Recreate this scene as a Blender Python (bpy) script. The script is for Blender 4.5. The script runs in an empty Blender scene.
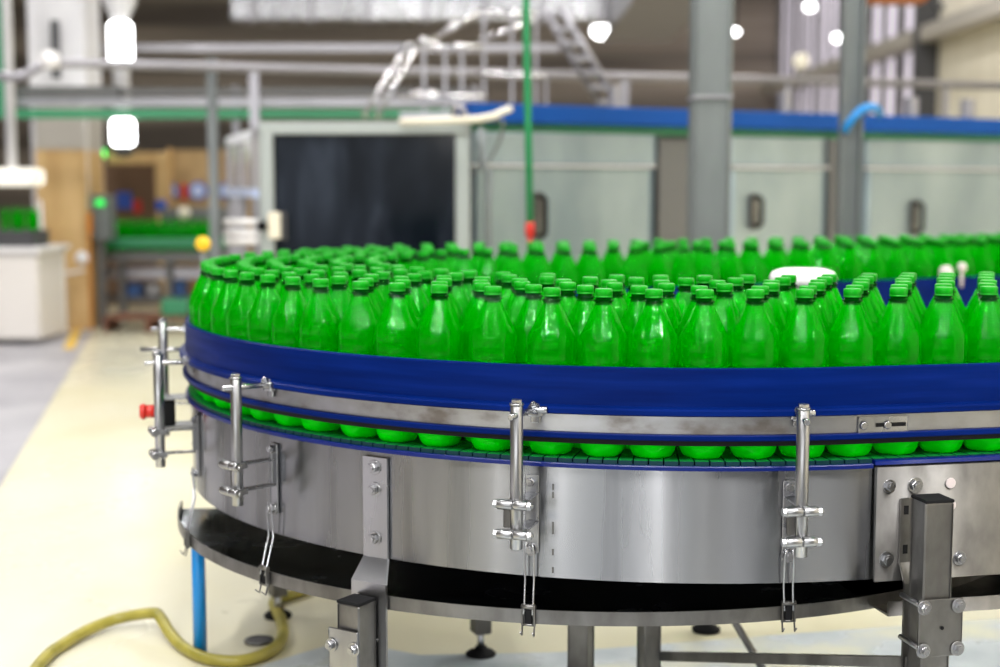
import bpy, math, random
import numpy as np
from mathutils import Vector, Matrix

random.seed(7)
RNG = np.random.default_rng(11)
SC = bpy.context.scene
COL = SC.collection
PI = math.pi

# ------------------------------------------------------------------ camera
HC = 0.97                      # camera height above the floor
F = 1445.0                     # focal length in pixels at 1000 px width
PITCH = 0.1017
CP, SP = math.cos(PITCH), math.sin(PITCH)


def W(x, y, Y):
    """world point seen at pixel x, y at distance Y in front of the camera"""
    dx, dy = (x - 500) / F, (333.5 - y) / F
    d = Vector((dx, CP + dy * SP, -SP + dy * CP))
    k = Y / d.y
    return Vector((d.x * k, Y, HC + d.z * k))


def G(x, y, z=0.0):
    """point of the horizontal plane at height z seen at pixel x, y"""
    dx, dy = (x - 500) / F, (333.5 - y) / F
    d = Vector((dx, CP + dy * SP, -SP + dy * CP))
    k = (z - HC) / d.z
    return Vector((d.x * k, d.y * k, z))


def proj(p):
    q = Vector(p) - Vector((0, 0, HC))
    d = q.y * CP - q.z * SP
    u = q.y * SP + q.z * CP
    return 500 + F * q.x / d, 333.5 - F * u / d


cam = bpy.data.cameras.new('camera')
cam_o = bpy.data.objects.new('camera', cam)
COL.objects.link(cam_o)
cam_o.location = (0, 0, HC)
cam_o.rotation_euler = (PI / 2 - PITCH, 0, 0)
cam.sensor_width = 36
cam.lens = F * 36 / 1000
cam.clip_end = 200
cam.dof.use_dof = True
cam.dof.focus_distance = 2.2
cam.dof.aperture_fstop = 2.5
SC.camera = cam_o

vs = SC.view_settings
vs.view_transform = 'Standard'
vs.look = 'None'
vs.gamma = 1
vs.use_curve_mapping = False
vs.exposure = 0.07
cy = SC.cycles
cy.max_bounces = 18
cy.transmission_bounces = 16
cy.glossy_bounces = 6
cy.diffuse_bounces = 4
cy.transparent_max_bounces = 8
cy.caustics_reflective = False
cy.caustics_refractive = True
cy.sample_clamp_indirect = 6
cy.use_denoising = True


# ------------------------------------------------------------------ materials
def mat(name, col, rough=.5, metal=0.0, **kw):
    m = bpy.data.materials.new(name)
    m.use_nodes = True
    b = m.node_tree.nodes['Principled BSDF']
    b.inputs['Base Color'].default_value = (*col, 1)
    b.inputs['Roughness'].default_value = rough
    b.inputs['Metallic'].default_value = metal
    for k, v in kw.items():
        b.inputs[k.replace('_', ' ')].default_value = v
    return m


def noisy(m, cols, scale=(6, 6, 6), detail=6, lo=.35, hi=.65, rough=None, bump=0.0, coords='Object', distort=0.0):
    """colour (and roughness) varied by a noise texture"""
    nt = m.node_tree
    b = nt.nodes['Principled BSDF']
    tc = nt.nodes.new('ShaderNodeTexCoord')
    mp = nt.nodes.new('ShaderNodeMapping')
    mp.inputs['Scale'].default_value = scale
    nt.links.new(tc.outputs[coords], mp.inputs[0])
    n = nt.nodes.new('ShaderNodeTexNoise')
    n.inputs['Scale'].default_value = 1
    n.inputs['Detail'].default_value = detail
    n.inputs['Distortion'].default_value = distort
    nt.links.new(mp.outputs[0], n.inputs['Vector'])
    r = nt.nodes.new('ShaderNodeValToRGB')
    e = r.color_ramp.elements
    e[0].position, e[1].position = lo, hi
    e[0].color, e[1].color = (*cols[0], 1), (*cols[-1], 1)
    for i, c in enumerate(cols[1:-1]):
        q = e.new(lo + (hi - lo) * (i + 1) / (len(cols) - 1))
        q.color = (*c, 1)
    nt.links.new(n.outputs[0], r.inputs[0])
    nt.links.new(r.outputs[0], b.inputs['Base Color'])
    if rough:
        mr = nt.nodes.new('ShaderNodeMapRange')
        mr.inputs[1].default_value, mr.inputs[2].default_value = lo, hi
        mr.inputs[3].default_value, mr.inputs[4].default_value = rough
        nt.links.new(n.outputs[0], mr.inputs[0])
        nt.links.new(mr.outputs[0], b.inputs['Roughness'])
    if bump:
        bp = nt.nodes.new('ShaderNodeBump')
        bp.inputs['Strength'].default_value = bump
        bp.inputs['Distance'].default_value = .01
        nt.links.new(n.outputs[0], bp.inputs['Height'])
        nt.links.new(bp.outputs[0], b.inputs['Normal'])
    return m


def emit(name, col, s):
    m = mat(name, col, .4)
    b = m.node_tree.nodes['Principled BSDF']
    b.inputs['Emission Color'].default_value = (*col, 1)
    b.inputs['Emission Strength'].default_value = s
    return m


M = {}
M['steel'] = noisy(mat('brushed_steel', (0.564, 0.575, 0.604), .3, 1.0), ((0.282, 0.283, 0.297), (0.414, 0.419, 0.440), (0.470, 0.478, 0.509)), (9, 9, 3), 8, .3, .7, (.34, .24))
M['post_steel'] = noisy(mat('post_steel', (.4, .4, .4), .3, 1.0), ((.24, .24, .245), (.36, .36, .37), (.42, .42, .43)), (9, 9, 4), 8, .3, .7, (.38, .26))
M['skirt'] = noisy(mat('rolled_steel_sheet', (0.407, 0.414, 0.436), .28, 1.0), ((0.203, 0.204, 0.215), (0.298, 0.303, 0.318), (0.333, 0.338, 0.359)), (16, 16, 1.5), 9, .28, .7, (.30, .23))
_b = M['skirt'].node_tree.nodes['Principled BSDF']
_b.inputs['Anisotropic'].default_value = 1.0
_b.inputs['Anisotropic Rotation'].default_value = .25
_t = M['skirt'].node_tree.nodes.new('ShaderNodeTangent')
_t.direction_type = 'RADIAL'
_t.axis = 'Z'
M['skirt'].node_tree.links.new(_t.outputs[0], _b.inputs['Tangent'])
M['stain'] = noisy(mat('stained_steel', (0.564, 0.575, 0.604), .4, 1.0), ((0.207, 0.185, 0.170), (0.367, 0.366, 0.371), (0.423, 0.429, 0.456)), (14, 14, 24), 8, .3, .62, (.5, .34))
M['bright'] = noisy(mat('bright_steel', (.4, .4, .42), .22, 1.0), ((.37, .37, .38), (.45, .45, .47)), (10, 10, 3), 5, .35, .65, (.30, .24))
M['dull'] = noisy(mat('dull_steel', (.36, .345, .33), .42, 1.0), ((.135, .13, .125), (.235, .23, .225)), (18, 18, 10), 6, .35, .65, (.5, .36))
M['blue'] = noisy(mat('blue_guard_plastic', (.005, .03, .25), .38, Specular_IOR_Level=.04), ((.0005, .007, .072), (.0008, .010, .096), (.002, .014, .13)), (4, 4, 60), 6, .3, .72, (.40, .30))
M['blue_edge'] = mat('blue_polished_plastic', (.001, .009, .11), .28, Specular_IOR_Level=.3)
M['black'] = mat('black_rubber', (.008, .008, .009), .7, Specular_IOR_Level=.12)
M['tray'] = noisy(mat('wet_black_tray', (.01, .011, .013), .2, 1.0), ((.07, .085, .11), (.14, .165, .20)), (9, 9, 9), 5, .35, .65, (.08, .3))
M['chain'] = mat('teal_chain_plastic', (.002, .026, .034), .45, Specular_IOR_Level=.2)
M['chain_top'] = mat('green_lit_chain_top', (.004, .16, .03), .4, Specular_IOR_Level=.2)  # green light from the bottles painted into the slat tops
M['cap'] = mat('green_cap', (.002, .27, .006), .3, Specular_IOR_Level=.2)
M['knob'] = mat('pale_knob', (.55, .48, .48), .3)
M['red'] = mat('red_button', (.55, .02, .01), .35)
M['yellow'] = mat('yellow_plastic', (.85, .50, .005), .4)
M['white'] = mat('white_plastic', (.82, .80, .80), .4)
M['pipe_blue'] = mat('bright_blue_pipe', (.0, .22, .62), .35)
M['hose'] = noisy(mat('olive_hose', (.33, .29, .05), .4), ((.25, .22, .03), (.42, .36, .07)), (14, 14, 14), 4)
M['dark'] = mat('dark_metal', (.05, .05, .055), .5)


# bottle plastic with green drink inside: clear green body, some scattering in the drink
def bottle_mat(name, dif, mixf, tr, dmix=.4):
    m = bpy.data.materials.new(name)
    m.use_nodes = True
    nt = m.node_tree
    b = nt.nodes['Principled BSDF']
    b.inputs['Base Color'].default_value = (.0005, .86, .001, 1)
    b.inputs['Roughness'].default_value = .02
    b.inputs['IOR'].default_value = 1.20
    b.inputs['Specular Tint'].default_value = (.02, 1, .02, 1)
    b.inputs['Transmission Weight'].default_value = 1.0
    t = nt.nodes.new('ShaderNodeBsdfTranslucent')
    t.inputs['Color'].default_value = (*tr, 1)
    d = nt.nodes.new('ShaderNodeBsdfDiffuse')
    d.inputs['Color'].default_value = (*dif, 1)
    # fine moulded texture and drops that sparkle under the lamps
    tc = nt.nodes.new('ShaderNodeTexCoord')
    n = nt.nodes.new('ShaderNodeTexNoise')
    n.inputs['Scale'].default_value = 330
    n.inputs['Detail'].default_value = 2
    bp = nt.nodes.new('ShaderNodeBump')
    bp.inputs['Strength'].default_value = .012
    bp.inputs['Distance'].default_value = .001
    g = nt.nodes.new('ShaderNodeBsdfGlossy')
    g.inputs['Roughness'].default_value = .055
    g.inputs['Color'].default_value = (.8, 1, .88, 1)
    m1 = nt.nodes.new('ShaderNodeMixShader'); m1.inputs[0].default_value = dmix
    m2 = nt.nodes.new('ShaderNodeMixShader'); m2.inputs[0].default_value = mixf
    m3 = nt.nodes.new('ShaderNodeMixShader')
    L = nt.links.new
    ge = nt.nodes.new('ShaderNodeNewGeometry')
    mr = nt.nodes.new('ShaderNodeMapRange')
    mr.inputs[3].default_value, mr.inputs[4].default_value = .0075, 0.0     # the sheen sits on the outer face only
    L(ge.outputs['Backfacing'], mr.inputs[0]); L(mr.outputs[0], m3.inputs[0])
    L(tc.outputs['Object'], n.inputs['Vector']); L(n.outputs[0], bp.inputs['Height']); L(bp.outputs[0], g.inputs['Normal'])
    L(t.outputs[0], m1.inputs[1]); L(d.outputs[0], m1.inputs[2])
    L(b.outputs[0], m2.inputs[1]); L(m1.outputs[0], m2.inputs[2])
    L(m2.outputs[0], m3.inputs[1]); L(g.outputs[0], m3.inputs[2])
    L(m3.outputs[0], nt.nodes['Material Output'].inputs['Surface'])
    return m


M['bottle'] = bottle_mat('green_bottle', (.0, .46, .001), .32, (.0, .84, .001))
M['neck'] = bottle_mat('dark_green_neck', (.0, .035, .002), .7, (.0, .05, .002))
M['base'] = bottle_mat('brightened_green_base', (.001, .97, .004), .93, (.0, .97, .002), .72)  # glow of the bases in the rail gap put into a brighter green


# ------------------------------------------------------------------ mesh builder
class MB:
    def __init__(self):
        self.v, self.f, self.s, self.m = [], [], [], []
        self.M = Matrix.Identity(4)
        self.mi = 0

    def add(self, verts, faces, smooth=False):
        o = len(self.v)
        self.v += [tuple(self.M @ Vector(p)) for p in verts]
        for i, f in enumerate(faces):
            self.f.append([o + k for k in f])
            self.s.append(smooth[i] if isinstance(smooth, list) else smooth)
            self.m.append(self.mi)
        return self

    def box(self, c, d, ax=None, bev=0.0):
        """box at centre c, dims d, optional axes (x,y,z vectors); chamfered by bev"""
        X, Y, Z = [Vector(a) for a in (ax or ((1, 0, 0), (0, 1, 0), (0, 0, 1)))]
        c = Vector(c)
        hx, hy, hz = [k / 2 for k in d]
        if bev <= 0:
            vs_ = [c + X * (sx * hx) + Y * (sy * hy) + Z * (sz * hz) for sz in (-1, 1) for sx, sy in ((-1, -1), (1, -1), (1, 1), (-1, 1))]
            return self.add(vs_, [(0, 3, 2, 1), (4, 5, 6, 7), (0, 1, 5, 4), (1, 2, 6, 5), (2, 3, 7, 6), (3, 0, 4, 7)])
        b = min(bev, hx * .49, hy * .49, hz * .49)
        rings = []
        for z, ins in ((-hz, b), (-hz + b, 0), (hz - b, 0), (hz, b)):
            r = []
            for sx, sy in ((-1, -1), (1, -1), (1, 1), (-1, 1)):
                p1 = (sx * (hx - ins), sy * (hy - ins - b * (ins == 0)))
                p2 = (sx * (hx - ins - b * (ins == 0)), sy * (hy - ins))
                if ins:
                    p1 = (sx * (hx - b), sy * (hy - b - b * .3)); p2 = (sx * (hx - b - b * .3), sy * (hy - b))
                pr = (p1, p2) if sx * sy < 0 else (p2, p1)
                r += [c + X * q[0] + Y * q[1] + Z * z for q in pr]
            rings.append(r)
        vv = [p for r in rings for p in r]
        ff = [tuple(range(7, -1, -1)), tuple(range(24, 32))]
        for k in range(3):
            for i in range(8):
                j = (i + 1) % 8
                ff.append((k * 8 + i, k * 8 + j, k * 8 + 8 + j, k * 8 + 8 + i))
        return self.add(vv, ff)

    def cyl(self, p0, p1, r, seg=16, r1=None, caps=True, bev=0.0, rot=0.0, smooth=True):
        p0, p1 = Vector(p0), Vector(p1)
        d = (p1 - p0)
        L = d.length
        d.normalize()
        a = Vector((0, 0, 1)) if abs(d.z) < .9 else Vector((1, 0, 0))
        u = d.cross(a).normalized()
        w = d.cross(u)
        r1 = r if r1 is None else r1
        st = [(0, r), (L, r1)]
        if bev:
            st = [(0, r - bev), (bev, r), (L - bev, r1), (L, r1 - bev)]
        vv = []
        for t, q in st:
            for i in range(seg):
                an = 2 * PI * i / seg + rot
                vv.append(p0 + d * t + (u * math.cos(an) + w * math.sin(an)) * q)
        ff, ss = [], []
        n = len(st)
        for k in range(n - 1):
            for i in range(seg):
                j = (i + 1) % seg
                ff.append((k * seg + i, k * seg + j, k * seg + seg + j, k * seg + seg + i))
                ss.append(smooth)
        if caps:
            ff += [tuple(range(seg - 1, -1, -1)), tuple(range((n - 1) * seg, n * seg))]
            ss += [False, False]
        return self.add(vv, ff, ss)

    def hexbolt(self, p, d, r=.008, h=.006, washer=True):
        """hex head standing on a washer at p, pointing along d, with a stub of thread"""
        p, d = Vector(p), Vector(d).normalized()
        if washer:
            self.cyl(p, p + d * .0018, r * 1.45, 18, bev=.0004)
            p = p + d * .0018
        self.cyl(p, p + d * h, r, 6, smooth=False, bev=.0008, rot=random.random())
        self.cyl(p + d * h, p + d * (h + .003), r * .55, 12)
        return self

    def tube(self, pts, r, seg=10, caps=True, closed=False):
        pts = [Vector(p) for p in pts]
        n = len(pts)
        vv = []
        up = None
        for i, p in enumerate(pts):
            t = (pts[(i + 1) % n] - pts[i - 1]) if closed else (pts[min(i + 1, n - 1)] - pts[max(i - 1, 0)])
            t.normalize()
            if up is None:
                a = Vector((0, 0, 1)) if abs(t.z) < .9 else Vector((1, 0, 0))
                up = (a - t * a.dot(t)).normalized()
            else:
                up = (up - t * up.dot(t)).normalized()
            w = t.cross(up)
            rr = r[i] if isinstance(r, (list, tuple)) else r
            for k in range(seg):
                an = 2 * PI * k / seg
                vv.append(p + (up * math.cos(an) + w * math.sin(an)) * rr)
        ff, ss = [], []
        for i in range(n if closed else n - 1):
            i2 = (i + 1) % n
            for k in range(seg):
                j = (k + 1) % seg
                ff.append((i * seg + k, i * seg + j, i2 * seg + j, i2 * seg + k))
                ss.append(True)
        if caps and not closed:
            ff += [tuple(range(seg - 1, -1, -1)), tuple(range((n - 1) * seg, n * seg))]
            ss += [False, False]
        return self.add(vv, ff, ss)

    def lathe(self, prof, c=(0, 0, 0), seg=24, mod=None, cap0=True, cap1=True, smooth=True):
        c = Vector(c)
        vv = []
        for k, (r, z) in enumerate(prof):
            for i in range(seg):
                an = 2 * PI * i / seg
                q = r + (mod(an, k, z) if mod else 0)
                vv.append(c + Vector((q * math.cos(an), q * math.sin(an), z)))
        ff, ss = [], []
        for k in range(len(prof) - 1):
            for i in range(seg):
                j = (i + 1) % seg
                ff.append((k * seg + i, k * seg + j, k * seg + seg + j, k * seg + seg + i))
                ss.append(smooth)
        if cap0:
            ff.append(tuple(range(seg - 1, -1, -1))); ss.append(False)
        if cap1:
            n = len(prof)
            ff.append(tuple(range((n - 1) * seg, n * seg))); ss.append(False)
        return self.add(vv, ff, ss)

    def extrude(self, poly, vec):
        """closed polygon (list of points) extruded along vec"""
        n = len(poly)
        vec = Vector(vec)
        vv = [Vector(p) for p in poly] + [Vector(p) + vec for p in poly]
        ff = [tuple(range(n - 1, -1, -1)), tuple(range(n, 2 * n))]
        for i in range(n):
            j = (i + 1) % n
            ff.append((i, j, n + j, n + i))
        return self.add(vv, ff)

    def build(self, name, m, parent=None, **props):
        L = Vector((0, 0, 0))
        q = parent
        while q is not None:
            L += q.location
            q = q.parent
        me = bpy.data.meshes.new(name)
        me.from_pydata([tuple(Vector(p) - L) for p in self.v], [], self.f)
        for mm in (m if isinstance(m, (list, tuple)) else [m]):
            me.materials.append(mm)
        me.polygons.foreach_set('use_smooth', self.s)
        me.polygons.foreach_set('material_index', self.m)
        me.update()
        import bmesh
        bm = bmesh.new(); bm.from_mesh(me)
        bmesh.ops.recalc_face_normals(bm, faces=bm.faces)
        bm.to_mesh(me); bm.free()
        o = bpy.data.objects.new(name, me)
        COL.objects.link(o)
        if parent is not None:
            o.parent = parent
        for k, v in props.items():
            o[k] = v
        return o


def tag(o, label, cat, group=None):
    o['label'] = label
    o['category'] = cat
    if group:
        o['group'] = group
    return o


def thing(name, loc, label, cat, group=None):
    o = bpy.data.objects.new(name, None)
    COL.objects.link(o)
    o.location = loc
    o.empty_display_size = .1
    return tag(o, label, cat, group)


# ------------------------------------------------------------------ conveyor path (U-turn)
R0 = 1.0246
CX, CY = 0.3485, 3.1992
A = math.radians(12.0)
U = Vector((math.cos(A), math.sin(A), 0))
NRM = Vector((math.sin(A), -math.cos(A), 0))
C0 = Vector((CX, CY, 0))
B = math.radians(25.0)          # the far run spreads away from the near one
U2 = Vector((math.cos(B), math.sin(B), 0))
NRM2 = Vector((-math.sin(B), math.cos(B), 0))
SWEEP = PI - (B - A)
ARC = SWEEP * R0


def frame(s, n=0.0, z=0.0):
    """s along the outer edge (0 = end of the near straight, growing round the bend), n outward, z height"""
    if s < 0:
        p = C0 + NRM * (R0 + n) - U * s
        return Vector((p.x, p.y, z)), -U, NRM
    if s > ARC:
        p = C0 + NRM2 * (R0 + n) + U2 * (s - ARC)
        return Vector((p.x, p.y, z)), U2, NRM2
    th = -PI / 2 + A - s / R0
    d = Vector((math.cos(th), math.sin(th), 0))
    p = C0 + d * (R0 + n)
    return Vector((p.x, p.y, z)), Vector((math.sin(th), -math.cos(th), 0)), d


def stations(s0, s1, ds=.03):
    st = {s0, s1}
    for a, b, step in ((s0, min(0, s1), .4), (max(0, s0), min(ARC, s1), ds), (max(ARC, s0), s1, .4)):
        if b > a:
            n = max(1, int(math.ceil((b - a) / step)))
            st |= {a + (b - a) * i / n for i in range(n + 1)}
    return sorted(st)


def sweep(mb, prof, s0, s1, ds=.03, smooth=True):
    """closed profile of (n, z) swept along the path"""
    st = stations(s0, s1, ds)
    k = len(prof)
    vv = []
    for s in st:
        for n, z in prof:
            vv.append(frame(s, n, z)[0])
    ff, ss = [], []
    # every profile edge gets its own strip so that its corners stay crisp
    out = []
    for e in range(k):
        e2 = (e + 1) % k
        base = len(out)
        for i in range(len(st)):
            out += [vv[i * k + e], vv[i * k + e2]]
        for i in range(len(st) - 1):
            ff.append((base + 2 * i, base + 2 * i + 1, base + 2 * i + 3, base + 2 * i + 2)); ss.append(smooth)
    base = len(out)
    out += vv[:k] + vv[-k:]
    ff += [tuple(range(base, base + k)), tuple(range(base + 2 * k - 1, base + k - 1, -1))]
    ss += [False, False]
    return mb.add(out, ff, ss)


def hz(h):
    return HC - h


Z_RT, Z_LIP, Z_RB = hz(.2755), hz(.337), hz(.3485)
Z_ST, Z_SB = hz(.4346), hz(.612)
Z_BELT = hz(.4195)
Z_TRAY = hz(.66)
S_R, S_F = -1.25, ARC + 2.6      # where the built straights end
W_CH = .432                      # channel width

conv = thing('bottle_conveyor', (CX, CY, 0), 'large U-shaped stainless bottling conveyor with blue guard rails, loaded with green bottles', 'conveyor')


def part(mb, name, m, parent=None, **kw):
    return mb.build(name, m, parent or conv, **kw)


# blue guard outside
mb = MB()
sweep(mb, [(-.008, Z_RT), (-.002, Z_RT), (0, Z_RT - .002), (.001, Z_LIP + .002), (.010, Z_LIP), (.013, Z_LIP - .003), (.013, Z_RB + .002), (.010, Z_RB), (-.008, Z_RB)], S_R, S_F)
part(mb, 'guide_rail', M['blue'], label='broad blue guard rail round the bottles')
# steel carrier strip under it
mb = MB(); sweep(mb, [(-.008, hz(.349)), (-.001, hz(.349)), (-.001, hz(.377)), (-.008, hz(.377))], S_R, S_F)
strip = part(mb, 'carrier_strip', M['stain'], label='stained steel strip between the blue rails')
mb = MB(); sweep(mb, [(-.008, hz(.3775)), (.006, hz(.3775)), (.007, hz(.379)), (.007, hz(.385)), (.006, hz(.3865)), (-.008, hz(.3865))], S_R, S_F)
part(mb, 'lower_rail', M['blue'], label='narrow blue lower rail')
mb = MB(); sweep(mb, [(-.008, hz(.3867)), (.004, hz(.3867)), (.0, hz(.395)), (-.008, hz(.395))], S_R, S_F)
part(mb, 'rail_shadow_strip', M['black'], label='black strip for the shade under the lower rail')  # dark strip stands in for the shadowed gap below the rail
# inner guard
ni = -(W_CH + .008)
mb = MB(); sweep(mb, [(ni, hz(.272)), (ni + .008, hz(.272)), (ni + .008, hz(.395)), (ni, hz(.395))], S_R, S_F)
part(mb, 'inner_guide_rail', M['blue'], label='blue guard rail on the inside of the loop')
# wear strips and skirts
S_J = 0.0
for i_ in range(400):
    if proj(frame(-.02 + i_ * .0005, 0, hz(.5))[0])[0] > 874:
        S_J = -.02 + i_ * .0005
mb = MB(); sweep(mb, [(-.012, hz(.4265)), (.001, hz(.4265)), (.002, hz(.428)), (.002, hz(.4335)), (-.012, hz(.4346))], S_J + .004, S_F)
part(mb, 'wear_strip', M['blue_edge'], label='thin blue wear strip along the skirt top')
mb = MB(); sweep(mb, [(-.012, hz(.421)), (.003, hz(.421)), (.004, hz(.4225)), (.004, hz(.4285)), (-.012, hz(.4295))], S_R, S_J + .002)
part(mb, 'wear_strip', M['blue_edge'], label='thin blue wear strip above the bolted cover plate')
mb = MB(); sweep(mb, [(-.014, Z_ST), (-.010, Z_ST), (-.010, Z_SB), (-.014, Z_SB)], S_J - .05, S_F, .02)
skirt = part(mb, 'skirt_panel', M['skirt'], label='curved brushed steel skirt with vertical shine')
mb = MB()
sweep(mb, [(-.012, hz(.4297)), (.0, hz(.4297)), (.003, hz(.4325)), (.003, Z_SB - .001), (-.002, Z_SB - .001), (-.006, hz(.436))], S_R, S_J - .002)
cover = part(mb, 'cover_plate', M['dull'], label='darker bolted cover plate on the straight run')
mb = MB(); sweep(mb, [(ni - .004, hz(.425)), (ni, hz(.425)), (ni, Z_SB - .06), (ni - .004, Z_SB - .06)], S_R, S_F)
part(mb, 'inner_skirt', M['dark'])
mb = MB(); sweep(mb, [(ni + .001, hz(.445)), (-.016, hz(.445)), (-.016, hz(.452)), (ni + .001, hz(.452))], S_R, S_F)
part(mb, 'bed_plate', M['black'])

# slat chain: one mesh of many narrow slats
mb = MB()
s = S_R
while s < S_F:
    p, t, n = frame(s)
    r_in = max(.2, 1 - (W_CH - .004) / R0) if 0 < s < ARC else 1
    w0, w1 = .0105, .0105 * r_in
    ps = []
    for nn, w in ((-.0035, w0), (-(W_CH - .006), w1)):
        q = p + n * nn
        ps.append((q - t * w, q + t * w))
    a, b, c_, d = ps[0][0], ps[0][1], ps[1][1], ps[1][0]
    top, bot = Z_BELT, Z_BELT - .0085
    mb.extrude([Vector((q.x, q.y, top)) for q in (a, b, c_, d)], (0, 0, bot - top))
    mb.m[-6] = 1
    s += .0235
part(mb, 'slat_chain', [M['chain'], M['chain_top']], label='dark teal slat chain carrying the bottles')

# drip tray: its own arc, a rim and a wet black floor
TX, TY, TR = .206, 3.075, .882
mb = MB()
mr = MB()
th0, th1, nn_ = math.radians(-40), math.radians(-175), 90
vf = []
vr = []
for i in range(nn_ + 1):
    th = th0 + (th1 - th0) * i / nn_
    d = Vector((math.cos(th), math.sin(th), 0))
    c = Vector((TX, TY, 0))
    vf.append((c + d * .42 + Vector((0, 0, Z_TRAY - .018)), c + d * (TR - .003) + Vector((0, 0, Z_TRAY - .018)),
               c + d * (TR - .003) + Vector((0, 0, Z_TRAY - .021)), c + d * .42 + Vector((0, 0, Z_TRAY - .021))))
    vr.append((c + d * (TR - .003) + Vector((0, 0, Z_TRAY)), c + d * TR + Vector((0, 0, Z_TRAY)),
               c + d * TR + Vector((0, 0, Z_TRAY - .0225)), c + d * (TR - .003) + Vector((0, 0, Z_TRAY - .0225))))


def strip_rings(m_, rings):
    k = len(rings[0])
    for e in range(k):
        vv = []
        ff = []
        for r in rings:
            vv += [r[e], r[(e + 1) % k]]
        for i in range(len(rings) - 1):
            ff.append((2 * i, 2 * i + 1, 2 * i + 3, 2 * i + 2))
        m_.add(vv, ff, True)
    m_.add(list(rings[0]), [(0, 1, 2, 3)])
    m_.add(list(rings[-1]), [(3, 2, 1, 0)])


strip_rings(mb, vf)
strip_rings(mr, vr)
tray = part(mb, 'drip_tray', M['tray'], label='black drip tray under the skirt')
part(mr, 'tray_rim', M['dull'], tray, label='curved steel rim of the tray')
mb = MB(); sweep(mb, [(-.40, Z_TRAY - .018), (-.035, Z_TRAY - .018), (-.035, Z_TRAY + .002), (-.032, Z_TRAY + .002), (-.032, Z_TRAY - .0215), (-.40, Z_TRAY - .0215)], S_R, S_J - .045)
part(mb, 'straight_tray', M['dull'], label='steel tray under the straight run')


# ---- small hardware on the skirt
def loc(s, x, n, z):
    """x to the right as seen from outside, n outward"""
    p, t, nn = frame(s, n, z)
    return p - t * x


def axes(s):
    p, t, n = frame(s)
    return (-t, n, Vector((0, 0, 1)))


def find_s(x, n, z, lo=-1.0, hi=1.9):
    best = None
    for i in range(4000):
        s = lo + (hi - lo) * i / 3999
        e = abs(proj(frame(s, n, z)[0])[0] - x)
        if best is None or e < best[0]:
            best = (e, s)
    return best[1]


def zpx(s, n, y):
    """height on the vertical line at (s, n) that appears at pixel row y"""
    p = frame(s, n, 0)[0]
    lo, hi = -.5, 2.5
    for _ in range(50):
        m_ = (lo + hi) / 2
        if proj((p.x, p.y, m_))[1] > y:
            lo = m_
        else:
            hi = m_
    return lo


NP = .066                         # how far the posts stand off the skirt
s_mid = find_s(516.5, NP, hz(.40), 0, 1.4)
z_top = zpx(s_mid, NP, 405)
z_c1, z_c2, z_bot = zpx(s_mid, NP, 503.5), zpx(s_mid, NP, 533), zpx(s_mid, NP, 549)
z_rod = zpx(s_mid, NP, 415)
Z_PT, Z_PR = z_top, z_rod


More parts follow.
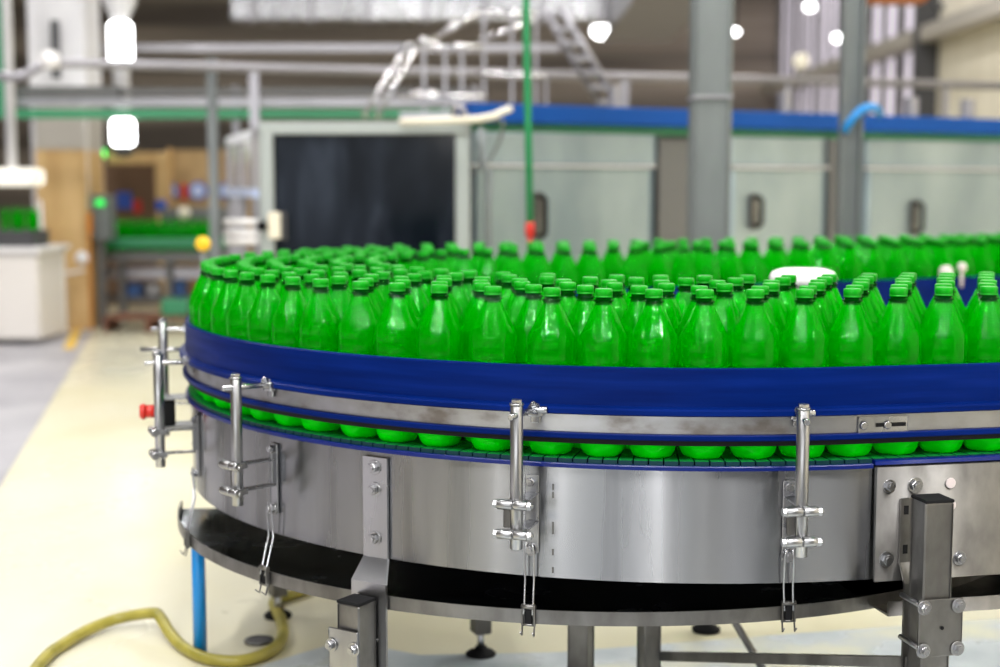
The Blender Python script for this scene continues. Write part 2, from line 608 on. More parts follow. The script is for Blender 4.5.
def guide_bracket(s, label, rise=0.0, latch=True):
    """stand-off post with its cross rod, rail clamp, split clamps, mounting angle and tray latch"""
    X, N, Z = axes(s)
    P = lambda x, n, z: loc(s, x, n, z)
    z_top, z_rod = Z_PT + rise, Z_PR + rise
    mb = MB()
    mb.cyl(P(0, NP, z_bot), P(0, NP, z_top), .0098, 20, bev=.0008)
    post = part(mb, 'guide_bracket', M['post_steel'], label=label)
    mb = MB()
    mb.cyl(P(0, NP, z_top), P(0, NP, z_top + .003), .0112, 18)
    mb.cyl(P(0, NP, z_top + .003), P(0, NP, z_top + .0085), .0085, 6, smooth=False, bev=.0008)
    part(mb, 'cap_bolt', M['bright'], post)
    # cross rod and its rail clamp
    q0, q1 = P(-.002, NP + .026, z_rod), P(.010, -.0, z_rod)
    mb = MB()
    mb.cyl(q0, q1, .0048, 14, bev=.0008)
    part(mb, 'cross_rod', M['bright'], post)
    mb = MB()
    mb.box(P(.012, .006, z_rod - .002), (.026, .012, .017), (X, N, Z), .002)
    mb.box(P(.012, .003, z_rod - .013), (.016, .004, .016), (X, N, Z), .001)
    mb.cyl(P(.004, .014, z_rod), P(.034, .014, z_rod + .002), .0055, 14, bev=.001)
    mb.hexbolt(P(.012, .012, z_rod + .004), Vector(N) * .6 + Vector(Z) * .8, .0065, .006)
    part(mb, 'rail_clamp', M['steel'], post)
    # split clamps with their arms
    for zc in (z_c1, z_c2):
        mb = MB()
        mb.cyl(P(-.027, NP + .012, zc), P(-.0025, NP + .012, zc), .0078, 18, bev=.0012)
        mb.cyl(P(-.0005, NP + .012, zc), P(.021, NP + .012, zc), .0078, 18, bev=.0012)
        mb.cyl(P(-.0325, NP + .012, zc), P(-.027, NP + .012, zc), .0066, 6, smooth=False)
        mb.cyl(P(.021, NP + .012, zc), P(.027, NP + .012, zc), .0066, 6, smooth=False)
        mb.cyl(P(-.026, NP + .012, zc), P(.030, NP + .012, zc), .0035, 12)
        mb.box(P(0, NP, zc), (.030, .026, .010), (X, N, Z), .0015)
        part(mb, 'split_clamp', M['post_steel'], post)
        mb = MB()
        mb.box(P(.006, NP / 2 - .006, zc + .003), (.020, NP - .006, .003), (X, N, Z), .0006)
        part(mb, 'arm', M['bright'], post)
    mb = MB()
    mb.box(P(-.008, NP - .003, (z_c1 + z_c2) / 2), (.026, .008, (z_c1 - z_c2) - .014), (X, N, Z), .001)
    part(mb, 'spacer_plate', M['dull'], post)
    # mounting angle on the skirt with its bolts
    mb = MB()
    zt, zb = z_c1 + .030, z_c2 - .048
    mb.box(P(.004, -.007, (zt + zb) / 2), (.022, .004, zt - zb), (X, N, Z), .0008)
    mb.box(P(.0135, -.001, (zt + zb) / 2 + .02), (.003, .012, (zt - zb) - .07), (X, N, Z), .0006)
    part(mb, 'mounting_plate', M['steel'], post)
    mb = MB(); mb.hexbolt(P(.002, -.005, zt - .010), N, .0075, .007, False); part(mb, 'bolt', M['bright'], post)
    mb = MB(); mb.hexbolt(P(.002, -.005, zb + .006), N, .0075, .008); part(mb, 'bolt', M['bright'], post)
    if latch:
        # wire latch hanging down to the tray rim
        a = P(.002, .004, zb + .006)
        ax_ = proj(a)[0] - (5 if proj(a)[0] < 400 else 1)
        best = None
        for k in range(1400):
            th = -PI * .15 - PI * .85 * k / 1399
            q = Vector((TX + math.cos(th) * (TR + .005), TY + math.sin(th) * (TR + .005), Z_TRAY))
            e = abs(proj(q)[0] - ax_) + 300 * max(0, (q - a).length - .16)
            if best is None or e < best[0]:
                best = (e, q)
        pr = best[1]
        b = Vector((pr.x, pr.y, Z_TRAY + .006))
        mb = MB()
        for e in (-1, 1):
            o = Vector(X) * (.0072 * e)
            w_ = P(.002, .001, Z_SB - .004)
            mb.tube([a + o * .6 + Vector((0, 0, .012)), a + o, w_ + o, b + o, b + o + Vector(N) * .003 - Vector((0, 0, .012))], .0016, 8)
        part(mb, 'latch_wire', M['steel'], post)
        mb = MB()
        for e in (-1, 1):
            o = Vector(X) * (.0098 * e)
            mb.box(b + o + Vector((0, 0, -.013)), (.0026, .008, .034), (X, N, Z), .0006)
            mb.tube([b + o + Vector((0, 0, -.030)), b + o + Vector(N) * .004 + Vector((0, 0, -.045)), b + o + Vector(N) * .012 + Vector((0, 0, -.038))], .0015, 8)
        mb.cyl(b - Vector(X) * .0115, b + Vector(X) * .0115, .0042, 12)
        mb.cyl(b - Vector(X) * .0115 - Vector((0, 0, .029)), b + Vector(X) * .0115 - Vector((0, 0, .029)), .0022, 10)
        part(mb, 'latch_clip', M['dull'], post)
        mb = MB()
        mb.box(b + Vector((0, 0, -.015)), (.012, .005, .024), (X, N, Z), .001)
        part(mb, 'latch_pad', M['black'], post)
    return post


def find_s_y(y, n, z, lo=.9, hi=2.6):
    best = None
    for i in range(3000):
        s = lo + (hi - lo) * i / 2999
        e = abs(proj(frame(s, n, z)[0])[1] - y)
        if best is None or e < best[0]:
            best = (e, s)
    return best[1]


s_rt = find_s(802.5, NP, hz(.40), -.1, .6)
s_lf = find_s(236.5, NP, hz(.40), .6, 1.9)
s_l2 = find_s_y(355, NP, z_top)
s_l3 = 1.79
guide_bracket(s_mid, 'guide bracket post in the middle of the curved skirt')
guide_bracket(s_rt, 'guide bracket post near the bolted cover plate')
guide_bracket(s_lf, 'guide bracket post beside the strap and left end of the curve')
guide_bracket(s_l2, 'guide bracket post standing out from the left edge of the curve')
g3 = guide_bracket(s_l3, 'taller guide bracket post with two cross rods behind the red stop button', rise=.031, latch=False)
# its second, longer rod
mb = MB(); mb.cyl(loc(s_l3, .0, NP + .05, z_rod - .014), loc(s_l3, .004, -.002, z_rod - .014), .0050, 12)
part(mb, 'cross_rod', M['bright'], g3)

# emergency stop box on the left silhouette
sE = s_l2 + .16
zE = zpx(sE, .05, 411)
X, N, Z = axes(sE)
mb = MB(); mb.box(loc(sE, 0, .042, zE), (.062, .036, .054), (X, N, Z), .003)
es = part(mb, 'stop_button_box', M['black'], label='black box of the emergency stop')
mb = MB(); mb.box(loc(sE, 0, .02, zE + .029), (.07, .085, .003), (X, N, Z), .0005)
part(mb, 'box_shelf', M['steel'], es)
mb = MB(); mb.box(loc(sE, 0, .02, zE - .029), (.07, .085, .003), (X, N, Z), .0005)
part(mb, 'box_shelf', M['steel'], es)
mb = MB(); mb.cyl(loc(sE, 0, .055, zE), loc(sE, 0, .066, zE), .0125, 20, bev=.001); part(mb, 'collar', M['yellow'], es, label='yellow collar')
mb = MB(); mb.cyl(loc(sE, 0, .066, zE), loc(sE, 0, .082, zE), .0135, 24, bev=.001); mb.cyl(loc(sE, 0, .082, zE), loc(sE, 0, .096, zE), .0165, 24, bev=.004)
part(mb, 'red_button', M['red'], es, label='red mushroom button')

# strap hangers with square legs
def square_leg(base, ang, w, z0, z1, parent_label, cap=True, foot=True, m='dull'):
    """square tube leg with black end cap and levelling foot"""
    c, s_ = math.cos(ang), math.sin(ang)
    ax = ((c, s_, 0), (-s_, c, 0), (0, 0, 1))
    mb = MB()
    mb.box((base.x, base.y, (z0 + z1) / 2), (w, w, z1 - z0), ax, .0025)
    leg = part(mb, 'leg', M[m], label=parent_label)
    if cap:
        mb = MB(); mb.box((base.x, base.y, z1 + .0025), (w, w, .005), ax, .001); part(mb, 'end_cap', M['black'], leg, label='black end cap')
    if foot:
        mb = MB()
        mb.cyl((base.x, base.y, .012), (base.x, base.y, z0 + .01), .008, 14)
        part(mb, 'threaded_rod', M['steel'], leg)
        mb = MB()
        mb.lathe([(.030, 0), (.032, .006), (.026, .011), (.013, .016), (.011, .022)], (base.x, base.y, 0), 24)
        part(mb, 'foot', M['black'], leg, label='black levelling foot')
    return leg, ax


# left support: strap bolted to the skirt, bent outward, clamped to a square leg
sS = find_s(376.5, -.008, zpx(.7, -.008, 500), .3, 1.2)
X, N, Z = axes(sS)
ps = lambda x, n, z: loc(sS, x, n, z)
zs = lambda y: zpx(sS, -.006, y)
y_ = [zs(456), zs(553)]
bend = .042
ztop, zbend = zs(457), zs(557)
sw = .050
zb2 = zbend - .028
prof = [(-.0085, ztop), (-.0085, zbend), (bend - .004, zb2), (bend - .004, .12)]
mb = MB()
tk = .005


def plate_profile(mb, P, prof, x0, x1, tk):
    n_ = len(prof)
    outer = [(n + tk, z) for n, z in prof]
    poly = prof + outer[::-1]
    mb.extrude([P(x0, n, z) for n, z in poly], P(x1, 0, 0) - P(x0, 0, 0))


hw = sw / 2
lx0, lx1 = -.014, .056
o0, o1 = prof[0], prof[1]
sec = [(-hw, hw, o0), (-hw, hw, o1), (lx0, lx1, prof[2]), (lx0, lx1, prof[3])]
vv, ff = [], []
for x0, x1, (n_, z_) in sec:
    vv += [ps(x0, n_, z_), ps(x1, n_, z_), ps(x1, n_ + tk, z_), ps(x0, n_ + tk, z_)]
for k in range(3):
    for e in range(4):
        e2 = (e + 1) % 4
        ff.append((4 * k + e, 4 * k + e2, 4 * k + 4 + e2, 4 * k + 4 + e))
ff += [(3, 2, 1, 0), (12, 13, 14, 15)]
mb.add(vv, ff)
strapL = part(mb, 'support_strap', M['bright'], label='bent steel strap bolted to the skirt beside the left clamp post')
for yb, wsh in ((467, True), (489, False), (538, True)):
    mb = MB(); mb.hexbolt(ps(0, -.0035, zs(yb)), N, .0085, .008, True); part(mb, 'bolt', M['bright'], strapL)
    if wsh:
        mb = MB()
        mb.box(ps(0, -.0034, zs(yb)), (.026, .0006, .010), (X, N, Z)); part(mb, 'slot', M['dark'], strapL)
# the leg in front of the strap
lw = .046
nl = bend + tk + lw / 2
pL = ps(.018, nl, 0)
ang = math.atan2(-frame(sS)[1].y, -frame(sS)[1].x)
zc = zpx(sS, nl, 600)
legL, axL = square_leg(pL, ang, lw, .05, zc, 'square steel leg under the left strap')
zk1, zk2 = zpx(sS, nl + .03, 646), .12
mb = MB()
kx = .012
mb.box(ps(kx, nl + lw / 2 + .0035, (zk1 + zk2) / 2 + .008), (.060, .005, zk1 - zk2 + .04), (X, N, Z), .001)
clL = part(mb, 'clamp_plate', M['steel'], legL)
for xx, zz in ((kx - .023, zk1), (kx + .023, zk1), (kx - .023, zk2 + .01), (kx + .023, zk2 + .01)):
    mb = MB()
    mb.hexbolt(ps(xx, nl + lw / 2 + .006, zz), N, .0078, .007)
    mb.cyl(ps(xx, bend - .01, zz), ps(xx, nl + lw / 2, zz), .0035, 10)
    part(mb, 'through_bolt', M['bright'], legL)

# right support on the straight run, standing before the cover plate
sT = find_s(930, .075, hz(.55), -.6, .1)
Xr, Nr, Zr = axes(sT)
pt = lambda x, n, z: loc(sT, x, n, z)
lw2 = .047
nl2 = .078
zc2 = zpx(sT, nl2 + .02, 503)
angR = math.radians(-31)
legR, axR = square_leg(pt(.0, nl2, 0), A, lw2, .05, zc2, 'square steel leg standing in front of the bolted cover plate')
# strap behind it, edge-on
mb = MB()
pr2 = [(.004, hz(.482)), (.004, hz(.583)), (.022, hz(.612)), (.022, hz(.74)), (.022, .13)]
plate_profile(mb, pt, pr2, -.0145, .022, .005)
strapR = part(mb, 'support_strap', M['dull'], label='bent steel strap behind the front square leg')
for zz in (hz(.500), hz(.562)):
    mb = MB(); mb.box(pt(-.006, .0092, zz), (.008, .0006, .014), (Xr, Nr, Zr)); part(mb, 'slot', M['black'], strapR)
zq1, zq2 = zpx(sT, nl2 + .03, 607), zpx(sT, nl2 + .03, 650)
axp = (Vector(axR[0]), Vector(axR[1]), Vector(axR[2]))
fr = -axp[1]
cpt = pt(0, nl2, 0) + fr * (lw2 / 2 + .003)
mb = MB(); mb.box((cpt.x + axp[0].x * .004, cpt.y + axp[0].y * .004, (zq1 + zq2) / 2), (.072, .005, .088), axp, .0012)
clR = part(mb, 'clamp_plate', M['dull'], legR)
mb = MB(); hp = cpt + axp[0] * .006 + fr * .0026; mb.cyl((hp.x, hp.y, (zq1 + zq2) / 2), (hp.x + fr.x * .0004, hp.y + fr.y * .0004, (zq1 + zq2) / 2), .003, 12); part(mb, 'hole', M['black'], legR)
for e in (-1, 1):
    for zz in (zq1, zq2):
        q = cpt + axp[0] * (.004 + .028 * e)
        mb = MB()
        mb.hexbolt((q.x + fr.x * .0025, q.y + fr.y * .0025, zz), fr, .0078, .006)
        q2 = q - fr * (lw2 + .022)
        mb.cyl((q.x, q.y, zz), (q2.x, q2.y, zz), .004, 12)
        part(mb, 'through_bolt', M['bright'], legR)

# bolts, plug and seams on the cover plate
for px, py, r in ((889, 486, .0075), (915, 485, .0088), (888, 559, .0085), (962, 558, .008)):
    sb = find_s(px, .003, hz(.47), -.7, .2)
    zb_ = zpx(sb, .003, py)
    mb = MB(); mb.hexbolt(frame(sb, .003, zb_)[0], frame(sb)[2], r, .006, True); part(mb, 'bolt', M['bright'], cover)
for px, py in ((950, 483), (951, 505)):
    sb = find_s(px, .003, hz(.47), -.7, .2)
    p = frame(sb, .003, zpx(sb, .003, py))[0]; n = frame(sb)[2]
    mb = MB(); mb.cyl(p, p + n * .003, .0085, 20, bev=.001); part(mb, 'plug', M['knob'], cover, label='white plastic plug')
# faint weld dashes on the skirt
sb = find_s(553, -.01, hz(.52), .2, 1.0)
for py in (487, 495, 525, 531, 552, 570):
    zz = zpx(sb, -.01, py)
    mb = MB(); mb.box(frame(sb, -.0098, zz)[0], (.0032, .0008, .010), axes(sb)); part(mb, 'weld_mark', M['dull'], skirt)
# splice plate with slot on the carrier strip
sb = find_s(883, .0, hz(.363), -.3, .3)
X2, N2, Z2 = axes(sb)
zz = zpx(sb, 0, 424.5)
mb = MB(); mb.box(loc(sb, 0, .001, zz), (.083, .003, .025), (X2, N2, Z2), .0008); spl = part(mb, 'splice_plate', M['steel'], strip)
mb = MB(); mb.box(loc(sb, .012, .0027, zz), (.050, .0006, .006), (X2, N2, Z2)); part(mb, 'slot', M['black'], strip)
for xx in (-.033, .006):
    mb = MB(); mb.cyl(loc(sb, xx, .0025, zz), loc(sb, xx, .0065, zz), .0065, 18, bev=.0016); part(mb, 'bolt', M['bright'], strip)

# inner legs, braces and levelling feet
def leg_at(px, py_foot, ang, w, ztop, label):
    g = G(px, py_foot)
    return square_leg(Vector((g.x, g.y, 0)), ang, w, .05, ztop, label, cap=False)


ZU = Z_TRAY - .022
leg_at(278, 617, .5, .036, ZU, 'square leg on a black levelling foot behind the hose')
leg_at(481, 656, .35, .036, ZU, 'square leg on a black levelling foot under the tray middle')
leg_at(706, 631, .3, .036, ZU, 'far square leg on a black foot under the loop')
for px, Yd, a_, w_, lab in ((581, 2.62, -.42, .040, 'square leg under the middle of the tray'), (649, 2.68, .35, .036, 'square leg with a cross brace')):
    b = W(px, 640, Yd)
    square_leg(Vector((b.x, b.y, 0)), a_, w_, .05, ZU, lab, cap=False)
b0, b1 = W(659, 656, 2.68), pt(-.01, nl2 - .02, 0)
b1 = W(915, 662, b1.y + .02)
mb = MB(); d = (b1 - b0); mb.box((b0 + b1) / 2, (d.length, .012, .018), (d.normalized(), Vector((-d.y, d.x, 0)).normalized(), Vector((0, 0, 1))), .001)
part(mb, 'brace', M['dull'], label='long flat brace between the legs')
mb = MB(); mb.cyl(W(722, 600, 2.75), W(775, 690, 2.75), .0075, 14); part(mb, 'brace', M['dull'], label='thin round diagonal brace')

# blue drain pipe from the tray to the floor
g = G(200.5, 657)
mb = MB(); tp = W(198, 545, g.y); mb.cyl((g.x, g.y, 0.0), (tp.x, g.y, ZU + .002), .0138, 24)
part(mb, 'drain_pipe', M['pipe_blue'], label='bright blue plastic drain pipe under the tray')

# knobs on the inner rail of the far run
for px, py, r in ((946, 272, .021), (962, 267, .014)):
    q = None
    best = None
    for i in range(400):
        s_ = ARC + 2.2 * i / 399
        e = abs(proj(frame(s_, -(W_CH + .030), hz(.23))[0])[0] - px)
        if best is None or e < best[0]:
            best = (e, s_)
    p = frame(best[1], -(W_CH + .030), 0)[0]
    zk = zpx(best[1], -(W_CH + .030), py)
    mb = MB(); mb.lathe([(r * .5, -r), (r * .9, -r * .6), (r, 0), (r * .85, r * .55), (r * .4, r * .9)], (p.x, p.y, zk), 18)
    mb.cyl((p.x, p.y, zk - r), (p.x, p.y, zk - .06), r * .35, 12)
    part(mb, 'clamp_knob', M['knob'], label='pale clamp knob on the inner rail')

# ------------------------------------------------------------------ bottles
H_B = Z_BELT + .0002
BH = hz(.1585) - Z_BELT       # bottle height
RB = .0388


def bottle_mesh():
    k = BH / .265
    prof = [(.012, .004), (.020, .0015), (.0265, .0), (.031, .003), (.0352, .011), (.0376, .022), (.0386, .034),
            (.0386, .055), (.0379, .0575), (.0379, .0615), (.0386, .064), (.0386, .110), (.0381, .112), (.0381, .115), (.0386, .117),
            (.0386, .166), (.0384, .1685), (.0384, .171), (.0387, .1735), (.0388, .1835), (.0386, .1870), (.0380, .1900), (0.0366, 0.1930), (0.0329, 0.2008), (0.0293, 0.2085), (0.0256, 0.2162), (0.0219, 0.2240), (0.0183, 0.2317), (0.0146, 0.2395),
            (.0130, .2420), (.0127, .2440),
            (.0155, .2447), (.0155, .2467), (.0122, .2475), (.0118, .2560)]

    def mod(an, i, z):
        if z < .012:
            return -.0022 * (.5 + .5 * math.cos(5 * an)) * (1 if z < .006 else .5)
        if .186 * k < z < .240 * k:
            f = math.sin(PI * (z / k - .186) / .054) ** .6
            return -.0006 * f * (1 - math.cos(10 * an)) * min(1, prof[i][0] / .03)
        return 0
    mb = MB()
    mb.lathe([(r, z * k) for r, z in prof], (0, 0, 0), 60, mod)
    zm = [sum(mb.v[q][2] for q in f) / len(f) for f in mb.f]
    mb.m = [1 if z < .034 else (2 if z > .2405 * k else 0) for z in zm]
    return mb


def cap_mesh():
    k = BH / .265
    mb = MB()
    z0 = .2515 * k
    h = BH - z0
    mod = lambda an, i, z: -.0003 * (1 + math.cos(30 * an)) if 1 < i < 4 else 0
    mb.lathe([(.0136, z0), (.0141, z0 + .0005), (.0141, z0 + .0022), (.0137, z0 + .0026), (.0139, z0 + .0032), (.0137, BH - .0016), (.0128, BH - .0003), (.0116, BH)], (0, 0, 0), 30, mod)
    return mb


proto_body = bottle_mesh()
proto_cap = cap_mesh()

# place the bottles: rows along the channel, then push overlapping neighbours apart
ROWS = 6
PITCH_N = (W_CH - .008 - 2 * .0395) / (ROWS - 1)
L1, L2 = 1.12, 2.5
pts = []
for k in range(ROWS):
    n = -.0085 - .0393 - PITCH_N * k
    rk = R0 + n
    tot = L1 + SWEEP * rk + L2
    sp = .0814
    l = (k % 2) * sp / 2 + RNG.uniform(0, .01)
    far_l = L1 + SWEEP * rk * .62
    while l < tot:
        q = l - L1
        if q < 0:
            s = q
        elif q < SWEEP * rk:
            s = q * R0 / rk
        else:
            s = ARC + q - SWEEP * rk
        p = frame(s + (RNG.uniform(-.012, .012) if k else RNG.uniform(-.002, .002)), n + RNG.uniform(-.008, .008) * (k > 0))[0]
        pts.append((p.x, p.y))
        l += sp if l < far_l else sp * RNG.uniform(1.0, 1.09)
pts = np.array(pts)
n_out, n_in = -.0082 - RB, -(W_CH - .0002) + RB


def clamp_channel(P):
    c = np.array([CX, CY])
    r = P - c
    ro, ri = R0 + n_out, R0 + n_in
    Q = P.copy()
    done = np.zeros(len(P), bool)
    for u, nv in ((U, NRM), (U2, NRM2)):
        u = np.array([u.x, u.y]); nv = np.array([nv.x, nv.y])
        al, sd = r @ u, r @ nv
        st = (al > 0) & (sd > .2) & ~done
        Q[st] = c + np.outer(al[st], u) + np.outer(np.clip(sd[st], ri, ro), nv)
        done |= st
    rr = np.linalg.norm(r, axis=1)
    k = np.clip(rr, ri, ro) / np.maximum(rr, 1e-9)
    Q[~done] = c + r[~done] * k[~done][:, None]
    return Q


DMIN = 2 * RB + .0004
for it in range(1500):
    D = pts[:, None, :] - pts[None, :, :]
    dist = np.sqrt((D ** 2).sum(-1)) + 1e-9
    np.fill_diagonal(dist, 9)
    ov = np.maximum(0, DMIN - dist)
    if it > 60 and ov.max() < 2e-4:
        break
    push = (D / dist[..., None] * ov[..., None]).sum(1) * .46
    pts = clamp_channel(pts + push)





def path_sn(p):
    r = Vector((p[0] - CX, p[1] - CY, 0))
    if r.dot(U) > 0 and r.dot(NRM) > .2:
        return -r.dot(U), r.dot(NRM) - R0
    if r.dot(U2) > 0 and r.dot(NRM2) > .2:
        return ARC + r.dot(U2), r.dot(NRM2) - R0
    an = (-PI / 2 + A) - math.atan2(r.y, r.x)
    an = an % (2 * PI)
    return an * R0, r.length - R0


info = []
for p in pts:
    s, n = path_sn(p)
    px, py = proj((p[0], p[1], H_B + BH))
    row = max(0, min(ROWS - 1, int(round((-n - .0478) / PITCH_N))))
    info.append(dict(p=p, s=s, n=n, px=px, py=py, row=row, d=math.hypot(*p), vis=-8 < px < 1008))
order = sorted(range(len(info)), key=lambda i: (not info[i]['vis'], info[i]['d']))
single = order[:300]
rest = order[300:]

post_px = [('left', proj(frame(s_lf, NP, z_top)[0])[0]), ('middle', proj(frame(s_mid, NP, z_top)[0])[0]), ('right-hand', proj(frame(s_rt, NP, z_top)[0])[0])]
ORD = ['first', 'second', 'third', 'fourth', 'fifth', 'sixth', 'seventh', 'eighth', 'ninth', 'tenth', 'eleventh', 'twelfth', 'thirteenth',
       'fourteenth', 'fifteenth', 'sixteenth', 'seventeenth', 'eighteenth', 'nineteenth', 'twentieth']
ROWN = ['outer row', 'second row', 'third row', 'fourth row', 'fifth row', 'innermost row']
lab = {}
front = sorted([i for i in single if info[i]['row'] == 0 and info[i]['s'] < ARC * .5 and info[i]['vis']], key=lambda i: info[i]['px'])
for nm, xp, lo, hi in (('clamp post beside the bent strap', post_px[0][1], -99, post_px[0][1] + 135),
                       ('middle clamp post', post_px[1][1], post_px[0][1] + 135, post_px[1][1] + 140),
                       ('clamp post near the cover plate', post_px[2][1], post_px[1][1] + 140, 2000)):
    mine = [i for i in front if lo <= info[i]['px'] < hi]
    for sg, side in ((-1, 'left'), (1, 'right')):
        g = sorted([i for i in mine if (info[i]['px'] - xp) * sg >= 0], key=lambda i: abs(info[i]['px'] - xp))
        for k, i in enumerate(g):
            lab[i] = 'outer row bottle, %s to the %s of the %s' % (ORD[k], side, nm)

root0 = None
for i in single:
    q = info[i]
    far = q['s'] > ARC * .5
    zone = 'on the far side of the loop' if far else ('on the straight run' if q['s'] < 0 else 'on the near bend')
    grp = None
    label = lab.get(i)
    if label is None:
        label = 'capped green bottle packed in the %s %s' % (ROWN[q['row']], zone)
        grp = 'green bottles in the %s %s' % (ROWN[q['row']], zone)
    else:
        grp = 'green bottles in the outer row facing the camera'
    if root0 is None:
        root0 = thing('bottle', (0, 0, 0), label, 'bottle', grp)
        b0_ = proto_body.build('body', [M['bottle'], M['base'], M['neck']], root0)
        c0_ = proto_cap.build('cap', M['cap'], root0)
        r = root0
    else:
        r = root0.copy(); COL.objects.link(r)
        for ch in (b0_, c0_):
            c = ch.copy(); COL.objects.link(c); c.parent = r
        tag(r, label, 'bottle', grp)
    r.location = (q['p'][0], q['p'][1], H_B)
    r.rotation_euler = (0, 0, random.uniform(0, 2 * PI))

mb = MB()
for i in rest:
    q = info[i]
    mb.M = Matrix.Translation((q['p'][0], q['p'][1], H_B)) @ Matrix.Rotation(random.uniform(0, 6.28), 4, 'Z')
    mb.add(proto_body.v, proto_body.f, proto_body.s)
    mb.m[-len(proto_body.m):] = proto_body.m
    mb.mi = 3
    mb.add(proto_cap.v, proto_cap.f, proto_cap.s)
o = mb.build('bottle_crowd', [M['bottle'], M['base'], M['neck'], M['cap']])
tag(o, 'rest of the capped green bottles crowding the far run of the conveyor', 'bottles')
o['kind'] = 'stuff'
del root0

# ------------------------------------------------------------------ BACKGROUND
M['floor'] = noisy(mat('yellow_epoxy_floor', (.8, .76, .55), .3), ((.58, .53, .34), (.67, .63, .46), (.69, .67, .55)), (1.1, .8, 1), 9, .32, .66, (.42, .22), .05)
M['aisle'] = noisy(mat('grey_aisle_floor', (.4, .4, .42), .35), ((.34, .33, .36), (.47, .46, .49)), (2, 2, 2), 8, .35, .65, (.5, .3))
M['wetfloor'] = noisy(mat('worn_grey_floor', (.4, .43, .45), .3), ((.36, .41, .44), (.56, .60, .62), (.78, .76, .55)), (3, 3, 3), 9, .35, .65, (.4, .15), .05)
M['darkfloor'] = noisy(mat('added_dark_floor', (.1, .1, .1), .5), ((.05, .052, .055), (.13, .13, .13)), (3, 3, 3), 6, .35, .65, (.6, .4))
M['wall'] = noisy(mat('brown_sheet_wall', (.3, .26, .22), .6), ((.11, .09, .075), (.40, .34, .28)), (.12, .12, 2.6), 3, .35, .65)
M['cream'] = noisy(mat('cream_wall', (.72, .66, .54), .6), ((.74, .68, .55), (.86, .81, .68)), (3, 3, .4), 6, .3, .7)
M['roof'] = mat('dark_ceiling', (.07, .068, .065), .7)
M['panel'] = noisy(mat('satin_steel_panel', (.5, .5, .5), .3, .7), ((.24, .30, .33), (.40, .475, .50)), (3, 3, 1.2), 7, .3, .7, (.42, .28))
M['frame'] = mat('grey_green_frame', (.34, .37, .36), .4, .2)
M['post'] = noisy(mat('grey_painted_post', (.36, .37, .39), .45, .2), ((.15, .165, .17), (.20, .22, .225)), (5, 5, 2), 5)
M['glass'] = noisy(mat('smudged_black_glass', (.02, .022, .026), .12, Specular_IOR_Level=.06), ((.004, .006, .010), (.013, .017, .026), (.04, .05, .072)), (5, 5, 1.6), 7, .38, .72, (.10, .32), distort=.6)
M['beam_blue'] = mat('blue_beam_paint', (.002, .06, .28), .45, Specular_IOR_Level=.2)
M['green_paint'] = mat('green_rail_paint', (.03, .24, .11), .4)
M['green_rope'] = mat('green_rope', (.004, .22, .07), .5)
M['pipe'] = mat('grey_pipe', (.34, .33, .36), .3, .5)
M['chrome'] = mat('polished_rail', (.78, .78, .80), .16, 1.0)
M['pillar'] = noisy(mat('white_pillar', (.72, .71, .73), .6), ((.64, .63, .66), (.76, .75, .77)), (2, 2, 2), 5)
M['ply'] = noisy(mat('plywood', (.62, .47, .27), .6), ((.50, .31, .12), (.66, .45, .21)), (6, 6, 1.2), 6)
M['ochre'] = noisy(mat('ochre_board', (.40, .27, .12), .6), ((.30, .19, .08), (.46, .31, .14)), (4, 4, 4), 5)
M['brown'] = mat('brown_board', (.16, .09, .045), .6)
M['concrete'] = mat('concrete', (.40, .37, .33), .7)
M['cabinet'] = mat('white_cabinet', (.74, .70, .66), .45)
M['sign_blue'] = mat('sign_blue', (.03, .10, .50), .4)
M['sign_pale'] = mat('sign_pale', (.50, .58, .80), .4)
M['orange'] = mat('orange_paint', (.60, .22, .02), .4)
M['rust'] = mat('rust_orange', (.35, .10, .02), .5)
M['redbrown'] = noisy(mat('redbrown_timber', (.16, .06, .035), .7), ((.11, .04, .025), (.21, .09, .05)), (8, 8, 8), 4)
M['lamp'] = emit('lamp_glow', (1, 1, 1), 9)
M['lampsoft'] = emit('lamp_soft', (1, .97, .88), .2)
M['pilot'] = emit('pilot_green', (.02, 1, .12), .6)
M['pilot2'] = emit('indicator_green', (.02, 1, .12), 2.2)
M['window'] = emit('frosted_daylight', (.76, .70, .80), .75)
M['line'] = mat('yellow_line_paint', (.80, .52, .08), .5)
M['greengrey'] = mat('dark_machine', (.13, .13, .13), .45, .3)
M['crate_blue'] = mat('blue_crate', (.05, .13, .35), .5)
M['clear'] = mat('hazed_screen', (.62, .58, .58), .25, 0, Transmission_Weight=.35)


def px_box(mb, x0, y0, x1, y1, Y, th, bev=0.0):
    """box whose front face fills pixels x0..x1, y0..y1 at distance Y; th deep"""
    a, b = W(x0, y1, Y), W(x1, y0, Y)
    return mb.box(((a.x + b.x) / 2, Y + th / 2, (a.z + b.z) / 2), (b.x - a.x, th, b.z - a.z), None, bev)


def to_floor(mb, x0, y0, x1, Y, th, bev=0.0, z0=0.0):
    a, b = W(x0, y0, Y), W(x1, y0, Y)
    return mb.box(((a.x + b.x) / 2, Y + th / 2, (a.z + z0) / 2), (b.x - a.x, th, a.z - z0), None, bev)


def base(x, Y):
    p = W(x, 200, Y)
    return (p.x, p.y, 0)


def one(name, mb, m, label, cat, group=None):
    """thing that is a single mesh"""
    o = mb.build(name, m)
    return tag(o, label, cat, group)


def struct(name, mb, m):
    o = mb.build(name, m)
    o['kind'] = 'structure'
    return o


